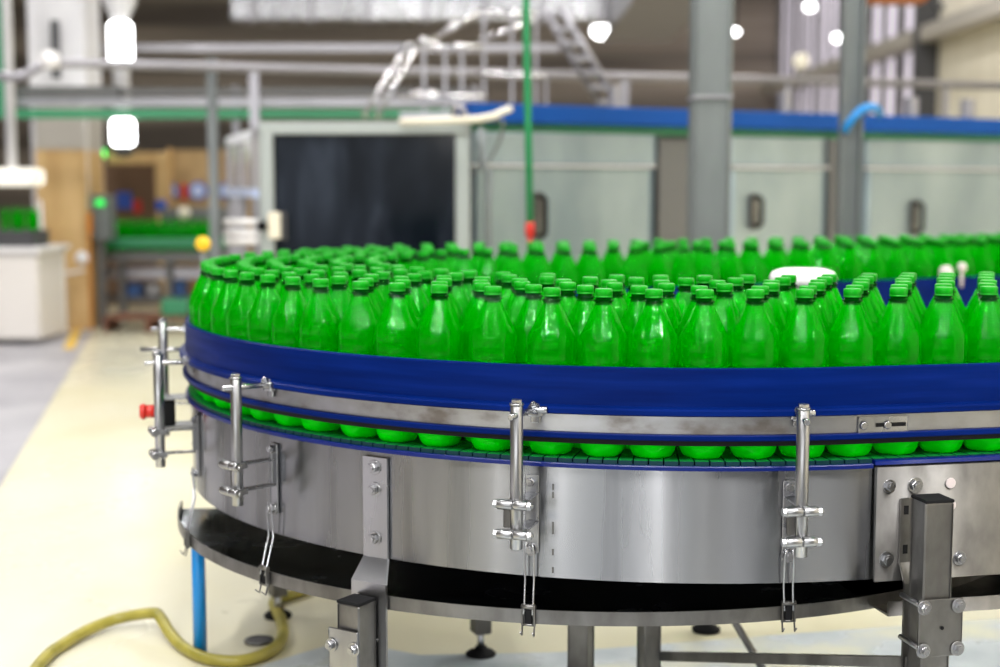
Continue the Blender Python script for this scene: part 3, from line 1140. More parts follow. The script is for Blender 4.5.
# ---- hall shell
YB, XR, XL, ZC = 24.0, 4.5, -9.0, 6.0
mb = MB(); mb.add([(XL, -8, 0), (XR + 1.5, -8, 0), (XR + 1.5, YB, 0), (XL, YB, 0)], [(0, 1, 2, 3)]); struct('floor', mb, M['floor'])
a, b = G(95, 328), G(0, 487)
d = (b - a).normalized()
b2 = a + d * 9.5
mb = MB(); mb.add([(a.x, a.y, .002), (b2.x, b2.y, .002), (XL, b2.y, .002), (XL, 16, .002), (a.x - d.x * 6.0, 16, .002)], [(0, 4, 3, 2, 1)]); struct('floor_aisle', mb, M['aisle'])
mb = MB(); mb.add([G(63, 349, .004), G(74, 349, .004), G(83, 326, .004), G(74, 326, .004)], [(0, 1, 2, 3)])
o = mb.build('floor_marking', M['line']); o['kind'] = 'structure'
mb = MB()
wp = [G(255, 667, .003), G(345, 640, .003), G(420, 655, .003), G(560, 652, .003), G(760, 636, .003), G(1010, 618, .003), (2.6, 2.4, .003), (2.6, 1.6, .003), (-.5, 1.6, .003)]
mb.add(wp, [tuple(range(len(wp) - 1, -1, -1))]); o = struct('floor_worn_patch', mb, M['wetfloor'])
mb = MB(); mb.add([(-1.1, -3.2, .003), (3.2, -3.2, .003), (3.2, 1.6, .003), (-1.1, 1.6, .003)], [(0, 1, 2, 3)]); struct('floor_added_dark_patch', mb, M['darkfloor'])  # added dark area out of view, keeps reflections in the bottles dark
mb = MB(); mb.box(((XL + XR) / 2, YB + .1, ZC / 2), (XR - XL + 2, .2, ZC)); struct('wall_back', mb, M['wall'])
mb = MB(); mb.box((XL - .1, 10.5, ZC / 2), (.2, 27, ZC)); struct('wall_left', mb, M['wall'])
mb = MB(); mb.box((XR + .1, 6.1, ZC / 2), (.2, 18.0, ZC)); mb.box((XR + .1, 19.5, .55), (.2, 9, 1.1)); mb.box((XR + .1, 19.5, 5.2), (.2, 9, 1.6)); struct('wall_right', mb, M['cream'])
mb = MB(); mb.box(((XL + XR) / 2, 10.5, ZC + .1), (XR - XL + 2, 27, .2)); struct('ceiling', mb, M['roof'])
# glazed bays in the right wall
n_w = 6
for k in range(n_w):
    y0, y1 = 15.3 + k * 1.45, 15.3 + (k + 1) * 1.45
    mb = MB()
    for yy in (y0 + .06, (y0 + y1) / 2, y1 - .06):
        mb.box((XR + .08, yy, 2.75), (.08, .05, 3.3))
    for zz in (1.15, 2.5, 4.35):
        mb.box((XR + .08, (y0 + y1) / 2, zz), (.08, y1 - y0, .08))
    w_ = struct('window_%d' % (k + 1), mb, M['dull'])
    mb = MB(); mb.box((XR + .12, (y0 + y1) / 2, 2.75), (.02, y1 - y0 - .02, 3.2)); mb.build('pane', M['window'], w_)
mb = MB(); mb.box((XR - .12, 16.5, 2.52), (.2, 15, .16), None, .02); struct('trim_1', mb, M['concrete'])
mb = MB(); mb.box((XR - .1, 15.15, 3), (.22, .22, 6)); struct('trim_2', mb, M['dark'])

# ---- overhead ducts, girder and lamps
t = thing('air_duct', (W(450, 0, 16).x, 16, 0), 'long silver air duct running across under the ceiling', 'duct')
mb = MB(); px_box(mb, 230, -26, 655, 20, 16, .6, .02); mb.build('duct_body', M['bright'], t)
for x in range(250, 650, 58):
    mb = MB(); px_box(mb, x, -27, x + 5, 21, 15.97, .1); mb.build('seam', M['pipe'], t)
for x in (300, 600):
    a = W(x, -20, 16.3); mb = MB(); mb.cyl((a.x, 16.3, a.z), (a.x, 16.3, ZC), .02, 10); mb.build('hanger', M['pipe'], t)
t = thing('air_duct', (1.55, 13.5, 0), 'silver air duct running away towards the back beside the grey column', 'duct')
z0, z1 = HC + 1.58, HC + 2.2
mb = MB(); mb.box((1.45, 13.0, (z0 + z1) / 2), (.62, 5.2, z1 - z0), None, .02); mb.build('duct_body', M['pipe'], t)
mb = MB(); mb.box((1.45, 13.0, z0 - .02), (.70, 5.3, .05)); mb.build('flange', M['pipe'], t)
for yy in (11, 15):
    mb = MB(); mb.cyl((1.45, yy, z1 - .01), (1.45, yy, ZC), .02, 10); mb.build('hanger', M['pipe'], t)
for (px, py, Y, r, lab_) in ((602, 31, 19, .13, 'bright lamp hanging beside the silver duct'), (655, 25, 20, .06, 'small lamp close to the silver duct'), (735, 32, 19, .055, 'small lamp to the right of the big grey column'),
                       (810, 7, 19, .065, 'uppermost small lamp before the windows'), (838, 38, 19, .065, 'small lamp close to the thinner grey column')):
    p = W(px, py, Y)
    t = thing('pendant_lamp', p, lab_, 'lamp')
    mb = MB(); mb.lathe([(.2 * r, r * .75), (r * .8, r * .6), (r * 1.05, 0), (r * .8, -r * .5), (.3 * r, -r * .7)], p, 20); mb.build('globe', M['lamp'], t)
    mb = MB(); mb.cyl(p + Vector((0, 0, r * .7)), (p.x, p.y, ZC), .02, 10); mb.cyl(p + Vector((0, 0, r * .55)), p + Vector((0, 0, r * 1.1)), r * .8, 18, r1=r * .3); mb.build('stem', M['dark'], t)

# ---- long pipe across the hall
pA, pB = W(48, 63, 8.0), W(1040, 88, 9.9)
pB.z = pA.z
t = thing('overhead_pipe', (pA.x, pA.y, 0), 'long grey pipe crossing the whole hall on thin hangers', 'pipe')
mb = MB(); mb.tube([W(-15, 76, 8.0), W(14, 76, 8.0), W(22, 76, 8.0), W(28, 73, 8.0), W(42, 65, 8.0), W(48, 63, 8.0), W(60, 63, 8.03), pB], .027, 16); mb.build('pipe', M['pipe'], t)
mb = MB(); mb.lathe([(.03, -.05), (.05, -.03), (.055, 0), (.05, .03), (.03, .05)], W(50, 60, 7.98), 18); mb.build('joint', M['white'], t)
for px, yb, w_ in ((254, 122, 8), (625, 104, 8), (788, 108, 6), (946, 118, 5)):
    q = (px - 48) / 992
    Yp = 8.0 + 1.9 * q * .84
    mb = MB(); px_box(mb, px - w_ / 2, 66 + 24 * q, px + w_ / 2, yb + 6, Yp, .05); mb.build('hanger', M['pipe'], t)

# horizontal beams behind, left half
t = thing('beam_rack', base(240, 9.2), 'rack of horizontal grey and green rails behind the black window cabinet', 'rack')
mb = MB(); px_box(mb, 12, 86, 118, 97, 9.2, .12); px_box(mb, 118, 88, 470, 95, 9.25, .1); mb.build('dark_rail', M['greengrey'], t)
mb = MB(); px_box(mb, 14, 98, 480, 106, 9.2, .1); mb.build('pale_rail', M['pipe'], t)
mb = MB(); px_box(mb, -10, 109, 475, 118, 9.1, .1); mb.build('green_rail', M['green_paint'], t)
mb = MB(); px_box(mb, 40, 44, 560, 51, 10.5, .15); mb.build('upper_rail', M['pipe'], t)
for x in (232, 472):
    mb = MB(); to_floor(mb, x, 86, x + 6, 9.35, .05); mb.build('upright', M['pipe'], t)
mb = MB(); px_box(mb, -10, -60, 0, 118, 9.05, .06); mb.build('green_post', M['green_paint'], t)
mb = MB(); to_floor(mb, 206, 58, 215, 8.4, .055); one('grey_pole', mb, M['post'], 'slim grey pole standing between the notice board and the black window cabinet', 'pole')

# ---- white pillar with plywood
p0 = base(57, 9.8)
t = thing('pillar', p0, 'square white pillar with plywood round its lower half', 'pillar')
a, b = W(28, 100, 9.8), W(85, 100, 9.8)
mb = MB(); mb.box(((a.x + b.x) / 2, 10.02, ZC / 2), (b.x - a.x, .4, ZC), None, .01); mb.build('shaft', M['pillar'], t)
a, b = W(35, 150, 9.75), W(84, 150, 9.75)
mb = MB(); mb.box(((a.x + b.x) / 2, 9.98, a.z / 2), (b.x - a.x, .46, a.z), None, .004); mb.build('plywood_cladding', M['ply'], t)
a2 = W(35, 98, 9.77)
mb = MB(); mb.box(((a.x + b.x) / 2, 9.99, (a.z + a2.z) / 2), (b.x - a.x, .44, a2.z - a.z), None, .004); mb.build('concrete_band', M['concrete'], t)
mb = MB(); px_box(mb, 52, 20, 57, 78, 9.74, .05); mb.build('conduit', M['dark'], t)
mb = MB(); mb.tube([W(40, 200, 9.7), W(44, 262, 9.7), W(52, 272, 9.66), W(70, 273, 9.66), W(84, 270, 9.7)], .012, 8); mb.build('cable', M['white'], t)
mb = MB(); mb.lathe([(.01, -.045), (.035, -.03), (.045, 0), (.035, .03), (.01, .045)], W(82, 258, 9.6), 18); mb.build('bell', M['pillar'], t)

# hanging lamp column
pl = W(121, 60, 9.4)
t = thing('hanging_lamp', (pl.x, pl.y, 0), 'tall white hanging lamp column with two glowing drums', 'lamp')
zf = lambda y: W(121, y, 9.4).z
r = .066
mb = MB(); mb.lathe([(r * .8, zf(154)), (r * .8, zf(20)), (r * 1.6, zf(2)), (r * 1.6, ZC - .02)], (pl.x, pl.y, 0), 24); mb.build('stem', M['pillar'], t)
for ya, yb in ((62, 22), (146, 119)):
    za, zb = zf(ya), zf(yb)
    mb = MB(); mb.lathe([(r * .8, za), (r * 1.12, za + .02), (r * 1.12, zb - .02), (r * .8, zb)], (pl.x, pl.y, 0), 24); mb.build('glowing_drum', M['lamp'], t)
mb = MB(); mb.lathe([(r * .5, zf(157)), (r, zf(153)), (r, zf(147)), (r * .6, zf(146))], (pl.x, pl.y, 0), 24); mb.build('bottom_cap', M['dark'], t)

# ---- white cabinet with bottle tray, left edge
t = thing('white_cabinet', base(8, 8.8), 'low white cabinet at the left edge before the pillar', 'cabinet')
mb = MB(); to_floor(mb, -40, 252, 38, 8.8, .55, .01, .03); mb.build('body', M['cabinet'], t)
for x0, x1 in ((-37, -1), (1, 36)):
    mb = MB(); px_box(mb, x0, 256, x1, 338, 8.78, .02, .004); mb.build('door', M['cabinet'], t)
mb = MB(); px_box(mb, -42, 248, 40, 253, 8.76, .62, .004); mb.build('top', M['white'], t)
mb = MB(); zt_ = W(0, 248, 8.76).z; a, b_ = W(-40, 224, 8.88), W(32, 224, 8.88); mb.box(((a.x + b_.x) / 2, 9.06, zt_ + .0505), (b_.x - a.x, .3, .10), None, .004); one('bottle_crate', mb, M['dark'], 'dark crate of green bottles on the white cabinet', 'crate')
small = MB()
small.M = Matrix.Scale(.55, 4)
small.mi = 0; small.add(proto_body.v, proto_body.f, proto_body.s)
small.mi = 1; small.add(proto_cap.v, proto_cap.f, proto_cap.s)
sm0 = small.build('bottle', [M['bottle'], M['cap']])
first = True
for i, x in enumerate((-2, 6, 14, 22, 29)):
    o = sm0 if first else sm0.copy()
    if not first:
        COL.objects.link(o)
    first = False
    p = W(x, 236, 8.86)
    o.location = (p.x, 9.0 + .02 * (i % 2), zt_ + .1012)
    tag(o, 'small blurred green bottle standing in the dark crate on the white cabinet', 'bottle', 'bottles in the crate on the white cabinet')
mb = MB(); px_box(mb, -20, 168, 32, 186, 8.5, .25, .02); 
lt = thing('strip_lamp', base(6, 8.5), 'glowing strip lamp hanging over the white cabinet', 'lamp')
mb.build('diffuser', M['lampsoft'], lt)
mb = MB(); a = W(12, 168, 8.6); mb.cyl((a.x, 8.6, a.z - .01), (a.x, 8.6, ZC), .03, 14); mb.build('stem', M['pillar'], lt)

# ---- far filling line
YF = 10.25
t = thing('filling_conveyor', base(150, YF), 'far dark conveyor with green rails and bottles behind the yellow floor', 'conveyor')
mb = MB(); px_box(mb, 86, 238, 232, 247, YF - .12, .03); px_box(mb, 86, 236, 232, 244, YF + .32, .03); mb.build('green_rail', M['green_paint'], t)
mb = MB(); px_box(mb, 86, 252, 232, 262, YF - .1, .42); mb.build('bed', M['greengrey'], t)
mb = MB(); px_box(mb, 90, 268, 225, 279, YF, .3); mb.build('shelf', M['pipe'], t)
for x in (90, 118, 165, 208):
    mb = MB(); to_floor(mb, x, 255, x + 6, YF - .05, .06); mb.build('leg', M['greengrey'], t)
mb = MB(); px_box(mb, 97, 297, 215, 302, YF, .3); mb.build('lower_shelf', M['greengrey'], t)
for k in range(10):
    for r_ in range(2):
        o = sm0.copy(); COL.objects.link(o)
        o.scale = (1.6, 1.6, 1.6)
        p = W(105 + 11.5 * k + 5 * r_, 245, YF + .05 + .1 * r_)
        o.location = (p.x, p.y, W(100, 252, YF - .1).z + .0005)
        tag(o, 'blurred green bottle on the far filling conveyor', 'bottle', 'bottles on the far filling conveyor')
t = thing('plywood_booth', base(128, 11.4), 'plywood framed booth with brown back behind the far conveyor', 'booth')
mb = MB(); px_box(mb, 92, 152, 166, 164, 11.3, .25, .004); mb.build('header', M['ply'], t)
for x0, x1 in ((92, 100), (155, 167)):
    mb = MB(); to_floor(mb, x0, 163, x1, 11.32, .12); mb.build('post', M['ply'], t)
mb = MB(); to_floor(mb, 96, 160, 162, 11.75, .04); mb.build('back_board', M['brown'], t)
t = thing('notice_board', base(200, 11.6), 'tan board wall carrying round blue notices', 'board')
mb = MB(); to_floor(mb, 167, 150, 262, 11.6, .06); mb.build('board', M['ochre'], t)
for x in (167, 214):
    mb = MB(); to_floor(mb, x, 148, x + 4, 11.56, .05); mb.build('batten', M['ply'], t)
for px, py, r, lab_ in ((170, 191, 8, 'round pale blue notice next to the booth post'), (198, 191, 9, 'round pale blue notice left of the slim pole'), (226, 191, 8, 'round pale blue notice right of the slim pole')):
    p = W(px, py, 11.574); rr = r * 11.574 / F
    t2 = thing('notice', p, lab_, 'sign')
    mb = MB(); mb.cyl(p, p + Vector((0, .02, 0)), rr, 24); mb.build('rim', M['sign_blue'], t2)
    mb = MB(); mb.cyl(p - Vector((0, .006, 0)), p, rr * .7, 24); mb.build('face', M['sign_pale'], t2)
for x0, y0, x1, y1, Y, m_, nm, lab_ in ((181, 184, 187, 200, 11.574, 'red', 'notice', 'small red notice between two round blue ones'), (117, 192, 131, 209, 11.724, 'sign_blue', 'notice', 'square blue notice inside the plywood booth'),
                                    (133, 200, 141, 213, 11.724, 'red', 'notice', 'small red notice beside the square blue one'), (156, 200, 166, 211, 11.294, 'sign_blue', 'notice', 'small blue notice on the booth post')):
    mb = MB(); px_box(mb, x0, y0, x1, y1, Y, .02, .003); one(nm, mb, M[m_], lab_, 'sign')
t = thing('control_cabinet', base(98, 9.85), 'grey control cabinet beside the plywood pillar', 'cabinet')
mb = MB(); px_box(mb, 92, 195, 108, 240, 9.85, .2, .006); mb.build('housing', M['post'], t)
mb = MB(); to_floor(mb, 96, 240, 103, 9.9, .07); mb.build('stand', M['greengrey'], t)
mb = MB(); p = W(100, 203, 9.83); mb.lathe([(.03, -.02), (.034, 0), (.02, .022)], p, 16); mb.build('pilot_light', M['pilot'], t)
p = W(100, 153, 11.2)
t = thing('indicator_lamp', p, 'green indicator lamp over the plywood booth', 'lamp')
mb = MB(); mb.lathe([(.025, -.036), (.04, -.02), (.044, 0), (.036, .025), (.015, .04)], p, 18); mb.build('lens', M['pilot2'], t)
mb = MB(); mb.cyl(p + Vector((0, 0, -.03)), p + Vector((0, .08, -.06)), .03, 14); mb.build('socket', M['dark'], t)
mb = MB(); px_box(mb, 160, 208, 232, 222, 10.9, .25, .01); to_floor(mb, 165, 222, 172, 10.95, .1); to_floor(mb, 218, 222, 226, 10.95, .1)
t = thing('filling_machine', base(190, 10.9), 'dark filling machine head under the blue notices', 'machine')
mb.build('housing', M['greengrey'], t)
mb = MB(); mb.lathe([(.02, -.045), (.045, -.02), (.045, .02), (.02, .045)], W(184, 213, 10.86), 18); mb.build('dial', M['cream'], t)
mb = MB(); px_box(mb, 87, 212, 91, 234, 9.72, .03, .006); to_floor(mb, 88, 233, 90, 9.725, .02); one('orange_guard', mb, M['orange'], 'orange guard plate on a stake beside the grey control cabinet', 'guard')
zs_ = W(100, 297, YF).z + .0005


def on_shelf(mb, x0, y0, x1, Y, th, z0, bev=.008):
    a, b = W(x0, y0, Y), W(x1, y0, Y)
    return mb.box(((a.x + b.x) / 2, Y + th / 2, (a.z + z0) / 2), (b.x - a.x, th, a.z - z0), None, bev)


mb = MB(); on_shelf(mb, 122, 284, 140, YF + .06, .2, zs_); one('blue_crate', mb, M['crate_blue'], 'blue crate on the low shelf of the far conveyor', 'crate')
mb = MB(); on_shelf(mb, 173, 280, 184, YF + .06, .14, zs_); one('blue_box', mb, M['crate_blue'], 'small blue box beside the white bucket', 'box')
p = W(154, 297, YF + .16); p.z = zs_
t = thing('white_bucket', (p.x, p.y, p.z), 'white bucket on the low shelf of the far conveyor', 'bucket')
mb = MB(); mb.lathe([(.052, .0), (.064, .075), (.066, .08), (.058, .08), (.05, .01)], p, 20, cap1=False); mb.build('tub', M['white'], t)
mb = MB(); mb.tube([p + Vector((.064 * math.cos(q), -.02, .078 + .018 * math.sin(q))) for q in [PI * i / 8 for i in range(9)]], .003, 6); mb.build('handle', M['dark'], t)
t = thing('timber_pallet', base(150, 9.75), 'red-brown timber pallet before the far conveyor', 'pallet')
zp = .085
for x0, x1 in ((104, 108), (146, 151), (192, 197)):
    mb = MB(); a, b_ = W(x0, 318, 9.6), W(x1, 318, 9.6); mb.box(((a.x + b_.x) / 2, 9.74, zp / 2), (b_.x - a.x, .34, zp)); mb.build('bearer', M['redbrown'], t)
for k in range(4):
    mb = MB(); a, b_ = W(104, 312, 9.6), W(198, 312, 9.6)
    mb.box(((a.x + b_.x) / 2, 9.61 + .085 * k, zp + .011), (b_.x - a.x, .07, .022)); mb.build('board', M['redbrown'], t)
mb = MB(); on_shelf(mb, 160, 300, 188, 9.62, .22, zp + .0225); one('green_crate', mb, M['green_paint'], 'green crate on the red-brown pallet', 'crate')

# ---- cabinet with the black window
YC = 5.8
t = thing('window_cabinet', base(362, YC), 'grey framed machine cabinet with a large smudged black window', 'cabinet')
mb = MB(); to_floor(mb, 258, 126, 468, YC + .06, .12, .01, .1); mb.build('body', M['frame'], t)
mb = MB(); px_box(mb, 258, 122, 470, 134, YC, .07, .006); mb.build('top_bar', M['frame'], t)
for x0, x1 in ((258, 273), (455, 470)):
    mb = MB(); to_floor(mb, x0, 134, x1, YC, .07, .006, .0); mb.build('side_bar', M['frame'], t)
mb = MB(); px_box(mb, 273, 330, 455, 345, YC, .07, .006); mb.build('lower_bar', M['frame'], t)
mb = MB(); px_box(mb, 273, 134, 455, 330, YC + .03, .012); mb.build('window_glass', M['glass'], t, label='smudged black window')
mb = MB(); px_box(mb, 268, 212, 280, 239, YC - .05, .05, .006); lt_ = mb.build('latch', M['cream'], t)
mb = MB(); px_box(mb, 281, 212, 286, 240, YC - .02, .03, .003); mb.build('hinge', M['dark'], t)
mb = MB(); a = W(262, 226, YC - .05); mb.lathe([(.012, -.02), (.02, -.01), (.02, .012), (.01, .02)], a, 14); mb.build('knob', M['black'], t)
# hazy screen at its side
a, b = W(256, 134, 6.75), W(229, 152, 8.0)
zb_ = W(256, 193, 6.75).z
t = thing('guard_screen', (a.x, a.y, 0), 'hazy guard screen on a light frame beside the black window cabinet', 'screen')
d = Vector((b.x - a.x, b.y - a.y, 0)); dn = d.normalized(); dp = Vector((-dn.y, dn.x, 0)); L = d.length
mid = (a + b) / 2
mb = MB(); mb.box((mid.x, mid.y, (a.z + zb_) / 2), (L, .012, a.z - zb_), (dn, dp, (0, 0, 1))); mb.build('pane', M['clear'], t)
for zz in (a.z, zb_):
    mb = MB(); mb.box((mid.x, mid.y, zz), (L, .04, .045), (dn, dp, (0, 0, 1))); mb.build('rail', M['sign_pale'] if zz == zb_ else M['pipe'], t)
for q in (.02, .5, .98):
    p = a.lerp(b, q); mb = MB(); mb.box((p.x, p.y, a.z / 2), (.04, .04, a.z), (dn, dp, (0, 0, 1))); mb.build('post', M['pipe'], t)
p = a.lerp(b, .3) - dp * .012
mb = MB(); mb.box((p.x, p.y, W(240, 165, 7.1).z), (.14, .006, .12), (dn, dp, (0, 0, 1))); mb.build('red_notice', M['red'], t)
for yy in (222, 233, 241):
    mb = MB(); a2, b2_ = W(226, yy, 6.2), W(259, yy, 5.92); mb.cyl(a2, b2_, .014, 12); mb.build('grab_rod', M['white'], t)

# ---- row of steel tanks (pasteuriser) running away to the right
E1 = Vector((math.cos(math.radians(29)), math.sin(math.radians(29)), 0))
E2 = Vector((E1.y, -E1.x, 0))          # towards the camera
P0 = Vector((W(474, 200, 6.05).x, 6.05, 0))


def along(px, off=0.0):
    """distance along the tank front (moved off towards the camera) of the point seen at column px"""
    o = P0 + E2 * off
    k = (px - 500) / F / CP            # x over y, close enough for the small pitch
    return (k * o.y - o.x) / (E1.x - k * E1.y)


def tank_box(mb, x0, x1, z0, z1, off, th, bev=.004):
    ta, tb = along(x0, off), along(x1, off)
    c = P0 + E1 * ((ta + tb) / 2) + E2 * (off - th / 2)
    return mb.box((c.x, c.y, (z0 + z1) / 2), (tb - ta, th, z1 - z0), (E1, E2 * -1, (0, 0, 1)), bev)


def tz(x, y, off=0.0):
    p = P0 + E2 * off + E1 * along(x, off)
    return W(x, y, p.y).z


zTop, zLine = tz(600, 134), tz(600, 167)
zBb, zBt = tz(600, 125), tz(600, 107)
pst = thing('steel_tunnel', (P0.x, P0.y, 0), 'long row of satin steel tunnel tanks with black handles under a blue beam', 'machine')
mb = MB(); tank_box(mb, 472, 1300, .12, zTop, -.06, 1.2); mb.build('tank_body', M['greengrey'], pst)
for x0, x1 in ((474, 655), (728, 826), (862, 1290)):
    mb = MB(); tank_box(mb, x0, x1, zLine + .012, zTop, 0, .05, .008); mb.build('hood_panel', M['panel'], pst)
    mb = MB(); tank_box(mb, x0, x1, zLine, zLine + .007, .026, .09, .002); mb.build('ledge', M['white'], pst)
    mb = MB(); tank_box(mb, x0 + 2, x1 - 2, .25, zLine - .002, .02, .05, .012); mb.build('door_panel', M['panel'], pst)
mb = MB(); tank_box(mb, 657, 690, .12, zTop - .02, -.02, .04); mb.build('recess_panel', M['greengrey'], pst)
for x0, x1 in ((826, 834), (840, 847)):
    mb = MB(); tank_box(mb, x0, x1, .12, zTop, .02, .06); mb.build('divider', M['greengrey'], pst)
for px, ya, yb in ((543, 196, 236), (758, 197, 226), (918, 203, 232)):
    o_ = .065
    p = P0 + E2 * .02 + E1 * along(px, o_)
    za, zb = W(px, ya, p.y).z, W(px, yb, p.y).z
    mb = MB()
    mb.tube([p + Vector((0, 0, za)), p + E2 * .035 + Vector((0, 0, za)), p + E2 * .045 + E1 * .01 + Vector((0, 0, za - .012)), p + E2 * .045 + E1 * .01 + Vector((0, 0, zb + .012)), p + E2 * .035 + Vector((0, 0, zb)), p + Vector((0, 0, zb))], .011, 10)
    h_ = mb.build('handle', M['black'], pst, label='black handle')
    mb = MB(); c = p + E2 * .002; mb.box((c.x, c.y, (za + zb) / 2), (.05, .006, (za - zb) + .03), (E1, E2, (0, 0, 1)), .002); mb.build('handle_plate', M['dull'], h_)
mb = MB(); tank_box(mb, 470, 1310, zBb, zBt, .04, .12, .006); mb.build('blue_beam', M['beam_blue'], pst, label='blue beam along the tank tops')
mb = MB(); tank_box(mb, 480, 1310, zTop + .002, zBb - .002, -.02, .08); mb.build('green_strip', M['green_paint'], pst)
for px in (612, 700, 780, 905, 960):
    mb = MB(); tank_box(mb, px, px + 8, zBt, zBt + .10, -.02, .05); mb.build('stub', M['pipe'], pst)
t = thing('white_hose', (W(450, 120, 5.75).x, 5.75, 0), 'white hose curling over the corner of the black window cabinet', 'hose')
mb = MB(); mb.tube([W(400, 122, 5.75), W(430, 121, 5.73), W(455, 120, 5.7), W(478, 119, 5.7), W(494, 116, 5.7), (W(504, 111, 5.72)), W(510, 109, 5.75)], .014, 10); mb.build('tube', M['cream'], t)
mb = MB(); mb.tube([W(463, 122, 5.75), W(465, 114, 5.7), W(461, 106, 5.7), W(455, 107, 5.7), W(454, 115, 5.72)], .012, 10); mb.build('coupling', M['pipe'], t)
mb = MB(); q = [W(468, 123, 5.79), W(486, 117, 5.72), W(504, 122, 5.72), W(500, 140, 5.80), W(491, 158, 5.85), W(481, 170, 5.85), W(472, 174, 5.85)]
mb.tube(q, .007, 8); one('loose_cable', mb, M['post'], 'thin grey cable drooping beside the first steel tank', 'cable')
mb = MB(); mb.tube([W(481, 128, 5.95), W(482, 165, 5.95), W(489, 170, 5.93), W(488, 215, 5.93), W(489, 330, 5.93), W(489, 585, 5.93)], .014, 10); one('drop_pipe', mb, M['post'], 'thin grey pipe dropping down the left end of the steel tanks', 'pipe')

# steel columns
t = thing('steel_column', base(711, 5.25), 'broad grey steel column rising through the hall behind the bottles', 'column')
mb = MB(); a, b = W(692, 200, 5.25), W(731, 200, 5.25); w_ = b.x - a.x
mb.box(((a.x + b.x) / 2, 5.25 + w_ / 2, ZC / 2), (w_, w_, ZC), None, .012); mb.build('shaft', M['post'], t)
zj = W(711, 97, 5.25).z
mb = MB(); mb.box(((a.x + b.x) / 2, 5.25 + w_ / 2, zj), (w_ + .006, w_ + .006, .012), None, .002); mb.build('joint_band', M['pipe'], t)
mb = MB(); mb.box(((a.x + b.x) / 2, 5.25 + w_ / 2, .01), (w_ + .12, w_ + .12, .02)); mb.build('base_plate', M['post'], t)
t = thing('steel_column', base(851, 5.6), 'slimmer grey steel column with a sky-blue hose tied round it', 'column')
mb = MB(); a, b = W(841, 200, 5.6), W(862, 200, 5.6); w_ = b.x - a.x
cx_ = (a.x + b.x) / 2
mb.box((cx_, 5.6 + w_ / 2, ZC / 2), (w_ * .9, .012, ZC)); mb.box((cx_ - w_ * .42, 5.6 + w_ / 2, ZC / 2), (.010, w_, ZC)); mb.box((cx_ + w_ * .42, 5.6 + w_ / 2, ZC / 2), (.010, w_, ZC)); mb.build('shaft', M['post'], t)
mb = MB(); mb.tube([W(845, 131, 5.57), W(847, 126, 5.55), W(853, 118, 5.54), (W(861, 110, 5.54)), W(868, 107, 5.57), W(876, 108, 5.65), W(880, 114, 5.75)], .016, 12); one('sky_blue_hose', mb, M['pipe_blue'], 'short sky-blue hose looped over the slimmer steel column', 'hose')

# green rope
t = thing('green_rope', (W(528, 100, 4.95).x, 4.95, 0), 'green rope hanging down behind the bottles', 'rope')
mb = MB(); mb.tube([Vector((W(522, 0, 4.95).x, 4.95, ZC)), W(526, 0, 4.95), W(528, 120, 4.95), W(530, 226, 4.95)], .0125, 10); mb.build('strand', M['green_rope'], t)
mb = MB(); p = W(530, 228, 4.95); mb.cyl(p + Vector((0, 0, .02)), p - Vector((0, 0, .03)), .016, 14, bev=.003); mb.cyl(p - Vector((0, 0, .03)), p - Vector((0, 0, .30)), .008, 10); mb.build('fitting', M['red'], t)

# yellow ball on a post at the left end of the loop
p = W(203, 244, 5.0)
t = thing('beacon_post', (p.x, p.y, 0), 'yellow ball on a thin post behind the left end of the bottles', 'beacon')
mb = MB(); r = .0265; mb.lathe([(r * math.sin(PI * i / 12) + .0005, -r * math.cos(PI * i / 12)) for i in range(13)], p, 20); mb.build('ball', M['yellow'], t)
mb = MB(); mb.cyl((p.x, p.y, 0), (p.x, p.y, p.z - r * .9), .01, 12); mb.build('post', M['post'], t)
# white hood inside the loop
p = W(803, 279, 2.95)
mb = MB(); mb.lathe([(.058, -.012), (.066, -.008), (.068, .004), (.062, .015), (.045, .021), (.01, .023)], p, 32)
hd = part(mb, 'white_hood', M['white'], label='white rounded hood inside the loop of bottles')
mb = MB(); mb.cyl((p.x, p.y, p.z - .14), (p.x, p.y, p.z - .008), .030, 24); part(mb, 'stem', M['white'], hd)
sh = find_s(803, -(W_CH + .012), hz(.30), -1.2, .6)
q = frame(sh, -(W_CH + .004), p.z - .13)[0]
mb = MB(); mb.cyl(q, (p.x, p.y, p.z - .13), .009, 12); part(mb, 'arm', M['steel'], hd)
# stairs and gantry rails
YG = 7.4
t = thing('gantry_stairs', base(470, YG), 'polished stair and gantry handrails above the black window cabinet', 'stairs')
rails = [((364, 116), (408, 44)), ((377, 116), (422, 37))]
for (x0, y0), (x1, y1) in rails:
    mb = MB(); mb.tube([W(x0, y0, YG), W(x1, y1, YG + .2), W(x1 + 5, y1 + 2, YG + .25)], .013, 10); mb.build('stair_handrail', M['chrome'], t)
for (x0, y0), (x1, y1), o_ in (((410, 45), (484, 47), .2), ((424, 38), (430, 44), .2), ((400, 97), (484, 97), .1), ((410, 92), (440, 94), .25), ((478, 12), (536, 14), .3), ((476, 73), (545, 77), .2), ((430, 40), (480, 12), .3), ((480, 40), (535, 20), .3)):
    mb = MB(); mb.cyl(W(x0, y0, YG + o_), W(x1, y1, YG + o_), .014, 12); mb.build('handrail', M['chrome'], t)
for px, y0, y1 in ((424, 38, 120), (445, 46, 120), (484, 10, 120), (462, 46, 120), (512, 14, 120), (536, 14, 120), (546, 77, 110)):
    mb = MB(); px_box(mb, px - 1.3, y0, px + 1.3, y1, YG + .22, .02); mb.build('baluster', M['pipe'], t)
for (x0, y0), (x1, y1) in (((545, 10), (602, 108)), ((560, 8), (622, 112))):
    mb = MB(); mb.tube([W(x0, y0, YG + .3), W(x1, y1, YG + .5)], .022, 10); mb.build('stringer', M['pipe'], t)
